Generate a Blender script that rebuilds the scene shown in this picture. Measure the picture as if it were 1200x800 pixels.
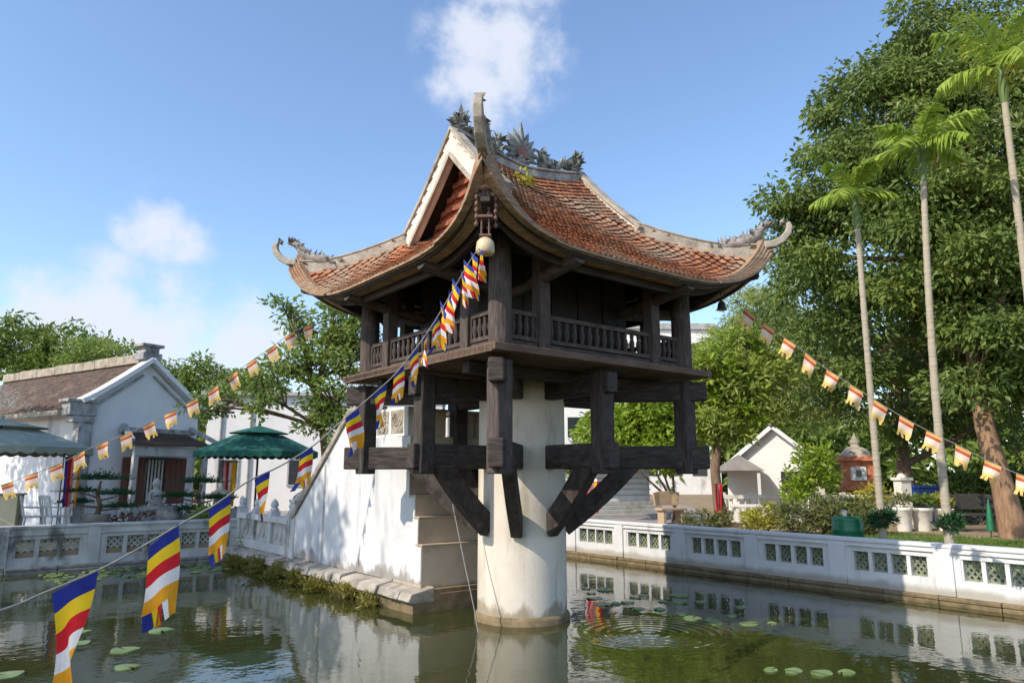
import bpy, bmesh, math, random
import numpy as np
from mathutils import Vector, Matrix

random.seed(7)
RNG = np.random.default_rng(11)
for o in list(bpy.data.objects):
    bpy.data.objects.remove(o)
SC = bpy.context.scene
COL = SC.collection
R = math.radians
PI = math.pi

# ------------------------------------------------------------------ camera
cam_d = bpy.data.cameras.new('camera')
cam = bpy.data.objects.new('camera', cam_d)
COL.objects.link(cam)
cam_d.sensor_width = 36.0
cam_d.lens = 25.45
cam_d.clip_start = 0.05
cam_d.clip_end = 3000
cam.location = (0, -10.165, 1.873)
cam.rotation_euler = (R(90 + 10.41), 0, R(0.767))
SC.camera = cam

# ------------------------------------------------------------------ light
SUN_AZ = 37.0      # direction the light travels, degrees from +X
SUN_EL = 40.0
SUN_STRENGTH = 2.65
SKY_STRENGTH = 0.138
EXPOSURE = 0.92
sd = bpy.data.lights.new('sun', 'SUN')
sd.energy = SUN_STRENGTH
sd.angle = R(0.55)
sd.color = (1.0, 0.90, 0.76)
so = bpy.data.objects.new('sun', sd)
COL.objects.link(so)
dvec = Vector((math.cos(R(SUN_AZ)) * math.cos(R(SUN_EL)), math.sin(R(SUN_AZ)) * math.cos(R(SUN_EL)), -math.sin(R(SUN_EL))))
so.rotation_euler = dvec.to_track_quat('-Z', 'Y').to_euler()

world = bpy.data.worlds.new('World')
SC.world = world
world.use_nodes = True
wn, wl = world.node_tree.nodes, world.node_tree.links
wn.clear()
w_out = wn.new('ShaderNodeOutputWorld')
w_bg = wn.new('ShaderNodeBackground')
w_bg.inputs['Strength'].default_value = SKY_STRENGTH
wl.new(w_bg.outputs[0], w_out.inputs[0])
sky = wn.new('ShaderNodeTexSky')
sky.sky_type = 'NISHITA'
sky.sun_disc = False
sky.sun_elevation = R(SUN_EL)
sky.sun_rotation = math.atan2(-dvec.x, -dvec.y)
sky.air_density = 1.0
sky.dust_density = 0.7
sky.ozone_density = 3.2
w_tc = wn.new('ShaderNodeTexCoord')


def wmath(op, a, b=None, c=None):
    n = wn.new('ShaderNodeMath')
    n.operation = op
    for i, v in enumerate((a, b, c)):
        if v is None:
            continue
        if isinstance(v, (int, float)):
            n.inputs[i].default_value = v
        else:
            wl.new(v, n.inputs[i])
    return n.outputs[0]


# soft cloud banks, each a direction on the sky and an angular radius
CLOUDS = [((-.055, .845, .53), .052, .95), ((-.012, .85, .525), .05, .9), ((-.04, .862, .495), .042, .8), ((-.082, .84, .54), .028, .6),
          ((.03, .85, .53), .026, .5), ((-.03, .80, .60), .06, .6),
          ((-.447, .842, .302), .032, .95), ((-.425, .856, .292), .027, .75), ((-.40, .87, .28), .02, .35),
          ((-.50, .845, .178), .055, 1.0), ((-.45, .875, .160), .06, 1.0), ((-.545, .82, .175), .05, .95), ((-.36, .92, .15), .055, .95),
          ((-.30, .94, .15), .06, .6), ((-.22, .96, .15), .06, .5), ((.24, .93, .27), .05, .35), ((.1, .97, .2), .08, .4),
          ((.75, .6, .3), .2, .6), ((-.8, -.2, .5), .25, .7), ((.3, -.8, .5), .3, .6)]
w_noise = wn.new('ShaderNodeTexNoise')
w_noise.inputs['Scale'].default_value = 17.0
w_noise.inputs['Detail'].default_value = 9.0
w_noise.inputs['Roughness'].default_value = 0.58
wl.new(w_tc.outputs['Generated'], w_noise.inputs['Vector'])
acc = None
for cdir, rad, amt in CLOUDS:
    v = Vector(cdir).normalized()
    dn = wn.new('ShaderNodeVectorMath')
    dn.operation = 'DISTANCE'
    wl.new(w_tc.outputs['Generated'], dn.inputs[0])
    dn.inputs[1].default_value = v
    f = wmath('MULTIPLY_ADD', dn.outputs['Value'], -1.0 / (rad * 2.1), 1.0)
    f = wmath('MULTIPLY', wmath('MAXIMUM', f, 0.0), amt)
    acc = f if acc is None else wmath('MAXIMUM', acc, f)
nz = wmath('MULTIPLY_ADD', w_noise.outputs['Fac'], 2.0, -1.0)
nz = wmath('MULTIPLY', nz, wmath('MINIMUM', wmath('MULTIPLY', acc, 3.0), 1.0))
dens = wmath('MULTIPLY_ADD', nz, 0.8, acc)
mr = wn.new('ShaderNodeMapRange')
mr.interpolation_type = 'SMOOTHSTEP'
mr.inputs['From Min'].default_value = 0.10
mr.inputs['From Max'].default_value = 0.80
mr.inputs['To Max'].default_value = 0.9
wl.new(dens, mr.inputs['Value'])
w_mix = wn.new('ShaderNodeMix')
w_mix.data_type = 'RGBA'
wl.new(mr.outputs['Result'], w_mix.inputs[0])
wl.new(sky.outputs[0], w_mix.inputs[6])
w_mix.inputs[7].default_value = (3.2, 3.4, 3.85, 1)
wl.new(w_mix.outputs[2], w_bg.inputs['Color'])

SC.view_settings.view_transform = 'Standard'
SC.view_settings.look = 'None'
SC.view_settings.exposure = EXPOSURE
SC.view_settings.gamma = 1.0
SC.view_settings.use_curve_mapping = False
SC.render.engine = 'CYCLES'
SC.cycles.max_bounces = 7
SC.cycles.diffuse_bounces = 3
SC.cycles.glossy_bounces = 3
SC.cycles.transmission_bounces = 3
SC.cycles.transparent_max_bounces = 4
SC.cycles.caustics_reflective = False
SC.cycles.caustics_refractive = False

# ------------------------------------------------------------------ materials
def mat(name, c1, c2=None, scale=6.0, detail=6.0, rough=0.8, bump=0.0, stretch=(1, 1, 1), stain=None, stain_scale=1.3,
        stain_lo=0.52, stain_hi=0.72, stain_stretch=(1, 1, 1), stain_amt=0.8, island=0.0, spec=0.3, metallic=0.0, transl=0.0, bump_scale=None, tide=None, coords='Object'):
    m = bpy.data.materials.new(name)
    m.use_nodes = True
    nt = m.node_tree
    n, l = nt.nodes, nt.links
    b = n['Principled BSDF']
    b.inputs['Roughness'].default_value = rough
    b.inputs['Specular IOR Level'].default_value = spec
    b.inputs['Metallic'].default_value = metallic
    c2 = c2 or c1
    tc = n.new('ShaderNodeTexCoord')

    def noise(sc, st, det=detail):
        mp = n.new('ShaderNodeMapping')
        mp.inputs['Scale'].default_value = st
        l.new(tc.outputs[coords], mp.inputs['Vector'])
        t = n.new('ShaderNodeTexNoise')
        t.inputs['Scale'].default_value = sc
        t.inputs['Detail'].default_value = det
        t.inputs['Roughness'].default_value = 0.6
        l.new(mp.outputs[0], t.inputs['Vector'])
        return t.outputs['Fac']

    nf = noise(scale, stretch)
    fac = nf
    rmp = n.new('ShaderNodeMapRange')
    rmp.inputs['From Min'].default_value = 0.3
    rmp.inputs['From Max'].default_value = 0.7
    l.new(nf, rmp.inputs['Value'])
    fac = rmp.outputs[0]
    if island > 0:
        g = n.new('ShaderNodeNewGeometry')
        mx = n.new('ShaderNodeMix')
        mx.inputs[0].default_value = island
        l.new(fac, mx.inputs[2])
        l.new(g.outputs['Random Per Island'], mx.inputs[3])
        fac = mx.outputs[0]
    mix = n.new('ShaderNodeMix')
    mix.data_type = 'RGBA'
    mix.inputs[6].default_value = (*c1, 1)
    mix.inputs[7].default_value = (*c2, 1)
    l.new(fac, mix.inputs[0])
    colr = mix.outputs[2]
    if stain:
        sf = noise(stain_scale, stain_stretch, 8)
        r2 = n.new('ShaderNodeMapRange')
        r2.interpolation_type = 'SMOOTHSTEP'
        r2.inputs['From Min'].default_value = stain_lo
        r2.inputs['From Max'].default_value = stain_hi
        r2.inputs['To Max'].default_value = stain_amt
        l.new(sf, r2.inputs['Value'])
        m2 = n.new('ShaderNodeMix')
        m2.data_type = 'RGBA'
        m2.inputs[7].default_value = (*stain, 1)
        l.new(r2.outputs[0], m2.inputs[0])
        l.new(colr, m2.inputs[6])
        colr = m2.outputs[2]
    if tide:
        # algae and splash stain with a ragged upper edge: (height, raggedness, colour)
        sx = n.new('ShaderNodeSeparateXYZ')
        l.new(tc.outputs['Object'], sx.inputs[0])
        tn = noise(3.2, (1, 1, .5), 8)
        ma = n.new('ShaderNodeMath')
        ma.operation = 'MULTIPLY_ADD'
        l.new(tn, ma.inputs[0])
        ma.inputs[1].default_value = tide[1] * 2
        ma.inputs[2].default_value = tide[0] - tide[1]
        sb = n.new('ShaderNodeMath')
        sb.operation = 'SUBTRACT'
        l.new(ma.outputs[0], sb.inputs[0])
        l.new(sx.outputs[2], sb.inputs[1])
        r3 = n.new('ShaderNodeMapRange')
        r3.interpolation_type = 'SMOOTHSTEP'
        r3.inputs['From Min'].default_value = -.04
        r3.inputs['From Max'].default_value = .08
        r3.inputs['To Max'].default_value = .75
        l.new(sb.outputs[0], r3.inputs['Value'])
        m3 = n.new('ShaderNodeMix')
        m3.data_type = 'RGBA'
        m3.inputs[7].default_value = (*tide[2], 1)
        l.new(r3.outputs[0], m3.inputs[0])
        l.new(colr, m3.inputs[6])
        colr = m3.outputs[2]
    l.new(colr, b.inputs['Base Color'])
    if bump > 0:
        bf = nf if bump_scale is None else noise(bump_scale, stretch)
        bp = n.new('ShaderNodeBump')
        bp.inputs['Strength'].default_value = bump
        bp.inputs['Distance'].default_value = 0.02
        l.new(bf, bp.inputs['Height'])
        l.new(bp.outputs[0], b.inputs['Normal'])
    if transl > 0:
        t = n.new('ShaderNodeBsdfTranslucent')
        l.new(colr, t.inputs['Color'])
        ms = n.new('ShaderNodeMixShader')
        ms.inputs[0].default_value = transl
        l.new(b.outputs[0], ms.inputs[1])
        l.new(t.outputs[0], ms.inputs[2])
        l.new(ms.outputs[0], n['Material Output'].inputs['Surface'])
    return m


def leafmat(name, dark, light, transl=0.3, rough=0.45):
    return mat(name, dark, light, scale=1.2, detail=3, rough=rough, island=0.62, transl=transl, spec=0.35)


M = {}
M['timber'] = mat('timber', (.020, .016, .015), (.085, .068, .060), 7, 9, .8, .9, (1, 1, 1), stain=(.16, .13, .11), stain_scale=4.5, stain_lo=.52, stain_hi=.80, stain_amt=.65, coords='Generated')
M['post'] = mat('post_timber', (.036, .028, .025), (.125, .098, .086), 8, 9, .82, .8, (1, 1, .8), stain=(.185, .15, .13), stain_scale=5, stain_lo=.52, stain_hi=.8, stain_amt=.6, coords='Generated')
M['deckwood'] = mat('deck_timber', (.075, .050, .036), (.19, .125, .088), 5, 8, .8, .5, (.6, 7, 2), stain=(.05, .035, .028), stain_scale=2.5, stain_amt=.6)
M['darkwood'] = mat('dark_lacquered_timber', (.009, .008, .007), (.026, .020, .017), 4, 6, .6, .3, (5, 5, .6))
M['plaster'] = mat('white_plaster', (.70, .68, .63), (.80, .79, .75), 3, 8, .88, .25, stain=(.36, .33, .28), stain_scale=1.1, stain_lo=.56, stain_hi=.82, stain_stretch=(2.2, 2.2, .55), stain_amt=.75, bump_scale=30)
M['pillarplaster'] = mat('pillar_plaster', (.60, .53, .44), (.70, .63, .54), 2, 8, .88, .25, stain=(.30, .27, .18), stain_scale=1.5, stain_lo=.50, stain_hi=.78, stain_stretch=(2.2, 2.2, .45), stain_amt=.8, bump_scale=25, tide=(.22, .34, (.24, .19, .11)))
M['stairplaster'] = mat('streaked_plaster', (.54, .54, .54), (.66, .66, .66), 3, 8, .88, .3, stain=(.16, .155, .16), stain_scale=1.5, stain_lo=.50, stain_hi=.78, stain_stretch=(1.6, 1.6, .30), stain_amt=.85, bump_scale=22, tide=(.46, .42, (.17, .15, .12)))
M['stairshade'] = mat('tan_shade_plaster', (.42, .34, .25), (.54, .44, .34), 2.2, 8, .88, .3, stain=(.25, .20, .15), stain_scale=1.4, stain_amt=.6, bump_scale=25, tide=(.34, .22, (.14, .105, .06)))  # tan base puts the end faces' shade into the colour, besides the stains
M['oldplaster'] = mat('grey_mossy_plaster', (.38, .38, .37), (.58, .58, .56), 2.5, 9, .9, .4, stain=(.07, .075, .06), stain_scale=1.9, stain_lo=.5, stain_hi=.72, stain_stretch=(1.2, 1.2, .6), stain_amt=.85, bump_scale=18)
M['fencewhite'] = mat('white_fence_paint', (.60, .60, .60), (.69, .69, .68), 3, 8, .75, .2, stain=(.30, .29, .26), stain_scale=2.6, stain_lo=.55, stain_hi=.80, stain_stretch=(1.5, 1.5, .4), stain_amt=.6, bump_scale=25, tide=(.24, .10, (.30, .27, .20)))
M['stone'] = mat('rough_stone', (.20, .175, .14), (.40, .36, .30), 5, 9, .9, .8, stain=(.07, .075, .045), stain_scale=2.2, stain_amt=.8, bump_scale=9)
M['ledge'] = mat('ledge_stone', (.26, .23, .19), (.46, .41, .35), 3, 9, .9, .7, (1, 1, 3), stain=(.12, .11, .08), stain_scale=2.6, stain_lo=.5, stain_hi=.7, stain_amt=.8, bump_scale=9)
M['brickbase'] = mat('mossy_brick', (.13, .095, .05), (.27, .20, .115), 6, 8, .9, .7, stain=(.05, .06, .025), stain_scale=2, stain_amt=.8, bump_scale=12)
M['tile'] = mat('red_roof_tile', (.13, .052, .032), (.50, .195, .090), 9, 5, .85, .3, island=.75, stain=(.34, .265, .185), stain_scale=1.0, stain_lo=.46, stain_hi=.66, stain_amt=.68)
M['eavetile'] = mat('weathered_eave_tile', (.17, .115, .075), (.42, .30, .195), 8, 6, .88, .5, (1, 1, 5), stain=(.36, .14, .065), stain_scale=3.0, stain_amt=.7)
M['mortar'] = mat('ridge_mortar', (.27, .23, .18), (.48, .43, .355), 5, 9, .9, .6, stain=(.10, .09, .07), stain_scale=3, stain_lo=.5, stain_hi=.74, stain_amt=.8, bump_scale=16)
M['barge'] = mat('pale_bargeboard', (.54, .50, .43), (.68, .65, .58), 4, 8, .88, .3, stain=(.20, .175, .14), stain_scale=2.8, stain_lo=.48, stain_hi=.78, stain_amt=.75)
M['gablered'] = mat('red_gable_brick', (.23, .065, .035), (.40, .14, .075), 7, 7, .85, .6, stain=(.09, .04, .025), stain_scale=3)
M['ornament'] = mat('glazed_grey_ornament', (.07, .08, .075), (.26, .28, .25), 14, 6, .5, .5, stain=(.40, .38, .33), stain_scale=8, stain_lo=.52, stain_hi=.7, stain_amt=.7, spec=.5)
M['ornamentpale'] = mat('pale_mortar_ornament', (.14, .125, .11), (.38, .345, .30), 12, 7, .85, .5, stain=(.10, .09, .075), stain_scale=7)
M['sunred'] = mat('red_disc_glaze', (.16, .07, .06), (.28, .15, .13), 9, 4, .5, .2)
M['bellpale'] = mat('pale_brass_bell', (.46, .36, .20), (.66, .55, .36), 10, 5, .5, .2, spec=.5)
M['rust'] = mat('rusty_iron', (.10, .055, .045), (.24, .14, .12), 20, 5, .8, .4)
M['iron'] = mat('dark_iron', (.03, .028, .027), (.06, .055, .05), 12, 4, .5, .2)
M['ceramic'] = mat('green_ceramic', (.12, .14, .09), (.27, .29, .19), 10, 5, .4, .3, spec=.5)
M['oldceramic'] = mat('pale_ceramic', (.30, .32, .28), (.50, .50, .46), 10, 5, .7, .3)
M['asphalt'] = mat('grey_paving', (.25, .22, .20), (.36, .32, .30), 3, 9, .9, .4, stain=(.16, .14, .12), stain_scale=.6)
M['soil'] = mat('bare_earth', (.22, .155, .095), (.34, .26, .165), 2.2, 9, .95, .6, stain=(.10, .085, .045), stain_scale=.5, bump_scale=10)
M['shadesoil'] = mat('shade_dark_soil', (.05, .043, .032), (.11, .095, .07), 3, 8, .95, .6, stain=(.05, .07, .025), stain_scale=1.2)  # dark base stands for the shade behind the latticed bank wall
M['lawn'] = mat('lawn_turf', (.06, .10, .02), (.12, .17, .035), 6, 8, .95, .5, stain=(.20, .15, .08), stain_scale=.8, stain_lo=.55, stain_hi=.7)
M['grass'] = mat('grass_blades', (.07, .13, .02), (.17, .25, .045), 1.5, 3, .7, island=.6, transl=.3)
M['bark'] = mat('brown_bark', (.10, .065, .042), (.23, .155, .10), 7, 8, .92, .9, (2.5, 2.5, .6))
M['barkpale'] = mat('orange_brown_bark', (.19, .11, .065), (.36, .225, .135), 6, 8, .92, .9, (2.5, 2.5, .6), stain=(.10, .08, .06), stain_scale=1.5)
M['palmtrunk'] = mat('ringed_palm_trunk', (.30, .255, .185), (.46, .40, .30), 2.0, 4, .85, .7, (.4, .4, 9), stain=(.20, .225, .11), stain_scale=.9, stain_stretch=(1, 1, .35), stain_amt=.7)
M['crownshaft'] = mat('green_crownshaft', (.07, .12, .03), (.13, .19, .05), 4, 3, .5, .1, (3, 3, .5))
M['palmleaf'] = mat('palm_leaflets', (.22, .34, .04), (.44, .53, .09), 1.5, 3, .45, island=.6, transl=.4, spec=.4)
M['palmleafyellow'] = mat('yellowing_palm_leaflets', (.38, .38, .03), (.60, .55, .07), 1.5, 3, .45, island=.6, transl=.4, spec=.4)
M['leafbig'] = leafmat('dark_green_leaves', (.052, .105, .022), (.22, .28, .06), .34)
M['leafmid'] = leafmat('pale_olive_leaves', (.24, .30, .07), (.50, .53, .17), .45)
M['leafbright'] = leafmat('yellow_green_leaves', (.17, .28, .022), (.38, .48, .055), .45)
M['leaffrang'] = leafmat('fresh_green_leaves', (.18, .26, .04), (.42, .47, .11), .45)
M['leafleft'] = leafmat('mid_green_leaves', (.13, .22, .04), (.33, .42, .10), .45)
M['leafback'] = leafmat('deep_green_leaves', (.09, .16, .025), (.24, .32, .06), .4)
M['leafbig2'] = leafmat('young_green_leaves', (.10, .17, .03), (.29, .35, .08), .38)
M['leafpine'] = leafmat('blue_green_needles', (.012, .05, .02), (.04, .12, .035), .15)
M['leafshrub'] = leafmat('olive_shrub_leaves', (.09, .11, .035), (.24, .25, .085), .3)
M['leafgold'] = leafmat('golden_shrub_leaves', (.28, .30, .03), (.50, .46, .06), .35)
M['leafred'] = leafmat('reddish_bed_leaves', (.12, .045, .04), (.26, .14, .09), .3)
M['moss'] = leafmat('waterside_weed_leaves', (.15, .135, .025), (.38, .34, .07), .35)
M['lily'] = mat('lily_pad_green', (.07, .12, .03), (.22, .29, .10), 3, 4, .3, .15, island=.3, spec=.5)
M['lilyflower'] = mat('lotus_petal', (.70, .42, .22), (.80, .62, .45), 5, 3, .5, transl=.2)
M['rope'] = mat('grey_cord', (.20, .19, .18), (.30, .28, .26), 20, 3, .9)
M['fblue'] = mat('blue_cloth', (.022, .035, .23), (.035, .05, .32), 8, 3, .85, transl=.12)
M['fyellow'] = mat('yellow_cloth', (.70, .46, .01), (.82, .58, .03), 8, 3, .85, transl=.32)
M['fred'] = mat('red_cloth', (.50, .012, .02), (.62, .025, .035), 8, 3, .85, transl=.32)
M['fwhite'] = mat('white_cloth', (.72, .70, .70), (.82, .80, .80), 8, 3, .85, transl=.32)
M['forange'] = mat('orange_cloth', (.74, .30, .012), (.86, .40, .03), 8, 3, .85, transl=.32)
M['forangepale'] = mat('faded_orange_cloth', (.78, .40, .10), (.85, .50, .18), 8, 3, .85, transl=.32)
M['fredfade'] = mat('faded_red_cloth', (.50, .07, .04), (.60, .13, .08), 8, 3, .85, transl=.32)
M['fcream'] = mat('cream_cloth', (.82, .60, .45), (.88, .72, .58), 8, 3, .85, transl=.32)
M['fyellowfade'] = mat('faded_yellow_cloth', (.80, .52, .14), (.88, .64, .22), 8, 3, .85, transl=.32)
M['fnavy'] = mat('faded_navy_cloth', (.05, .035, .06), (.09, .06, .08), 8, 3, .85, transl=.1)
M['fpink'] = mat('pink_cloth', (.62, .22, .22), (.72, .36, .34), 8, 3, .85, transl=.32)
M['canvas'] = mat('teal_green_canvas', (.012, .085, .065), (.02, .12, .09), 3, 4, .75, .15, spec=.3)
M['canvaspale'] = mat('sun_bleached_canvas', (.20, .25, .20), (.30, .33, .28), 3, 4, .75, .15)
M['plasticwhite'] = mat('pale_grey_plastic', (.50, .53, .52), (.60, .62, .60), 4, 3, .4, spec=.5)
M['plasticgreen'] = mat('green_plastic', (.006, .11, .045), (.012, .16, .065), 4, 4, .35, .1, spec=.5)
M['plasticblue'] = mat('blue_plastic', (.006, .035, .20), (.010, .05, .26), 4, 4, .4, .1, spec=.5)
M['potwhite'] = mat('chalky_pot', (.62, .58, .50), (.75, .71, .64), 6, 6, .85, .2)
M['brick'] = mat('orange_brick', (.45, .13, .06), (.60, .24, .13), 6, 7, .88, .4, stain=(.20, .07, .04), stain_scale=4)
M['wallwarm'] = mat('warm_white_wall', (.74, .72, .68), (.83, .81, .78), 1.5, 8, .88, .2, stain=(.45, .42, .36), stain_scale=.9, stain_stretch=(1, 1, .4), stain_lo=.55)
M['wallshade'] = mat('aged_white_wall', (.70, .71, .72), (.80, .81, .82), 1.5, 8, .88, .2, stain=(.30, .30, .30), stain_scale=.9, stain_stretch=(1, 1, .35), stain_lo=.52, stain_hi=.75)
M['pilaster'] = mat('black_stained_plaster', (.20, .20, .20), (.52, .52, .51), 4, 9, .9, .4, (1.5, 1.5, .5), stain=(.05, .05, .05), stain_scale=3, stain_lo=.48)
M['browntile'] = mat('brown_roof_tile', (.070, .048, .040), (.165, .118, .098), 9, 5, .88, .3, island=.7, stain=(.26, .21, .17), stain_scale=1.2)
M['greyroof'] = mat('grey_roof_sheet', (.24, .22, .21), (.36, .34, .32), 3, 6, .85, .3, (1, 8, 1))
M['door'] = mat('reddish_brown_door', (.11, .045, .032), (.18, .085, .06), 5, 6, .7, .4, (6, 6, .7))
M['glassdark'] = mat('dark_window', (.02, .025, .03), (.04, .045, .05), 3, 2, .15, spec=.6)
M['greystone'] = mat('pale_grey_stone', (.34, .33, .31), (.50, .48, .45), 4, 8, .9, .4, stain=(.18, .17, .15), stain_scale=1.6)
M['rock'] = mat('rockery_stone', (.12, .115, .10), (.34, .32, .29), 6, 9, .95, .9, bump_scale=7)
M['cream'] = mat('cream_paint', (.62, .55, .34), (.70, .63, .42), 3, 4, .7)
M['benchwood'] = mat('pale_bench_wood', (.36, .25, .15), (.52, .38, .25), 5, 6, .8, .3, (.6, 5, 5))
M['pondbed'] = mat('pond_mud', (.05, .045, .025), (.09, .08, .045), 3, 6, .95)


# ------------------------------------------------------------------ mesh helpers
class MB:
    def __init__(self):
        self.v, self.f, self.mi, self.sm = [], [], [], []
        self.cur = 0

    def add(self, vs, fs, smooth=False):
        b = len(self.v)
        self.v.extend([tuple(p) for p in vs])
        for f in fs:
            self.f.append([b + i for i in f])
            self.mi.append(self.cur)
            self.sm.append(smooth)

    def box(self, c, s, rot=None):
        c = Vector(c)
        x, y, z = s[0] / 2, s[1] / 2, s[2] / 2
        vs = [Vector(p) for p in ((-x, -y, -z), (x, -y, -z), (x, y, -z), (-x, y, -z), (-x, -y, z), (x, -y, z), (x, y, z), (-x, y, z))]
        if rot is not None:
            vs = [rot @ p for p in vs]
        self.add([c + p for p in vs], [(0, 3, 2, 1), (4, 5, 6, 7), (0, 1, 5, 4), (1, 2, 6, 5), (2, 3, 7, 6), (3, 0, 4, 7)])

    def span(self, a, b):
        self.box([(a[i] + b[i]) / 2 for i in range(3)], [abs(b[i] - a[i]) for i in range(3)])

    def sweep(self, path, sizes, up=(0, 0, 1), cap=True):
        """rectangular section (w,h) swept along a path"""
        P = [Vector(p) for p in path]
        up = Vector(up)
        rings = []
        for i, p in enumerate(P):
            t = (P[min(i + 1, len(P) - 1)] - P[max(i - 1, 0)]).normalized()
            s = t.cross(up)
            if s.length < 1e-4:
                s = t.cross(Vector((1, 0, 0)))
            s.normalize()
            n = s.cross(t).normalized()
            w, h = sizes[i] if isinstance(sizes, list) else sizes
            rings.append([p - s * w / 2 - n * h / 2, p + s * w / 2 - n * h / 2, p + s * w / 2 + n * h / 2, p - s * w / 2 + n * h / 2])
        vs = [q for r in rings for q in r]
        fs = []
        for i in range(len(P) - 1):
            for k in range(4):
                fs.append((i * 4 + k, i * 4 + (k + 1) % 4, i * 4 + 4 + (k + 1) % 4, i * 4 + 4 + k))
        if cap:
            fs.append((3, 2, 1, 0))
            e = (len(P) - 1) * 4
            fs.append((e, e + 1, e + 2, e + 3))
        self.add(vs, fs)

    def tube(self, path, radii, n=10, cap=True, smooth=True):
        P = [Vector(p) for p in path]
        if isinstance(radii, (int, float)):
            radii = [radii] * len(P)
        prev = None
        rings = []
        for i, p in enumerate(P):
            t = (P[min(i + 1, len(P) - 1)] - P[max(i - 1, 0)])
            t = t.normalized() if t.length > 1e-9 else Vector((0, 0, 1))
            if prev is None:
                a = Vector((0, 0, 1)) if abs(t.z) < .9 else Vector((1, 0, 0))
                s = t.cross(a).normalized()
            else:
                s = (prev - t * prev.dot(t))
                s = s.normalized() if s.length > 1e-6 else t.orthogonal().normalized()
            prev = s
            q = t.cross(s)
            rings.append([p + (s * math.cos(2 * PI * k / n) + q * math.sin(2 * PI * k / n)) * radii[i] for k in range(n)])
        vs = [v for r in rings for v in r]
        fs = []
        for i in range(len(P) - 1):
            for k in range(n):
                fs.append((i * n + k, i * n + (k + 1) % n, (i + 1) * n + (k + 1) % n, (i + 1) * n + k))
        self.add(vs, fs, smooth)
        if cap:
            self.add(rings[0], [tuple(range(n))[::-1]])
            self.add(rings[-1], [tuple(range(n))])

    def lathe(self, prof, n=24, c=(0, 0, 0), smooth=True, cap=True):
        vs, fs = [], []
        for r, z in prof:
            for k in range(n):
                a = 2 * PI * k / n
                vs.append((c[0] + r * math.cos(a), c[1] + r * math.sin(a), c[2] + z))
        for i in range(len(prof) - 1):
            for k in range(n):
                fs.append((i * n + k, i * n + (k + 1) % n, (i + 1) * n + (k + 1) % n, (i + 1) * n + k))
        self.add(vs, fs, smooth)
        if cap:
            self.add(vs[:n], [tuple(range(n))[::-1]])
            self.add(vs[-n:], [tuple(range(n))])

    def prism(self, poly, fn, t0, t1):
        """poly of 2-D points mapped by fn(a,b,t) between t0 and t1"""
        n = len(poly)
        vs = [fn(a, b, t0) for a, b in poly] + [fn(a, b, t1) for a, b in poly]
        fs = [tuple(range(n)), tuple(range(2 * n - 1, n - 1, -1))]
        for k in range(n):
            j = (k + 1) % n
            fs.append((j, k, n + k, n + j))
        self.add(vs, fs)

    def blob(self, c, r, rng=None, n=7, m=5, jit=.15):
        rng = rng or random
        vs, fs = [], []
        rr = (r, r, r) if isinstance(r, (int, float)) else r
        for i in range(m + 1):
            th = PI * i / m
            for k in range(n):
                a = 2 * PI * k / n
                q = 1 + (rng.random() - .5) * 2 * jit
                vs.append((c[0] + rr[0] * q * math.sin(th) * math.cos(a), c[1] + rr[1] * q * math.sin(th) * math.sin(a), c[2] + rr[2] * q * math.cos(th)))
        for i in range(m):
            for k in range(n):
                fs.append((i * n + k, (i + 1) * n + k, (i + 1) * n + (k + 1) % n, i * n + (k + 1) % n))
        self.add(vs, fs, True)

    def build(self, name, mats, parent=None, bevel=0.0, loc=None, rotz=None, fix=True):
        me = bpy.data.meshes.new(name)
        me.from_pydata(self.v, [], self.f)
        if not isinstance(mats, (list, tuple)):
            mats = [mats]
        for m in mats:
            me.materials.append(M[m] if isinstance(m, str) else m)
        me.polygons.foreach_set('material_index', self.mi)
        me.polygons.foreach_set('use_smooth', self.sm)
        me.update()
        if fix:
            bm = bmesh.new()
            bm.from_mesh(me)
            bmesh.ops.recalc_face_normals(bm, faces=bm.faces)
            bm.to_mesh(me)
            bm.free()
        o = bpy.data.objects.new(name, me)
        COL.objects.link(o)
        if parent is not None:
            o.parent = parent
        if loc is not None:
            o.location = loc
        if rotz is not None:
            o.rotation_euler = (0, 0, rotz)
        if bevel > 0:
            b = o.modifiers.new('edge_softening', 'BEVEL')
            b.width = bevel
            b.segments = 2
            b.limit_method = 'ANGLE'
        return o


def tag(o, label=None, cat=None, group=None, kind=None):
    if label:
        o['label'] = label
    if cat:
        o['category'] = cat
    if group:
        o['group'] = group
    if kind:
        o['kind'] = kind
    return o


def thing(name, label, cat, loc=(0, 0, 0), rotz=0.0, group=None):
    o = bpy.data.objects.new(name, None)
    o.empty_display_size = .2
    COL.objects.link(o)
    o.location = loc
    o.rotation_euler = (0, 0, rotz)
    return tag(o, label, cat, group)


def copy_part(o, parent, loc=None, rotz=None):
    c = o.copy()
    COL.objects.link(c)
    c.parent = parent
    if loc is not None:
        c.location = loc
    if rotz is not None:
        c.rotation_euler = (0, 0, rotz)
    return c


def copy_tree(root, loc, rotz, label=None, group=None):
    r = root.copy()
    COL.objects.link(r)
    r.location = loc
    r.rotation_euler = (0, 0, rotz)
    if label:
        r['label'] = label
    if group:
        r['group'] = group
    for ch in list(root.children):
        c = ch.copy()
        COL.objects.link(c)
        c.parent = r
        for g in list(ch.children):
            d = g.copy()
            COL.objects.link(d)
            d.parent = c
    return r


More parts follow.
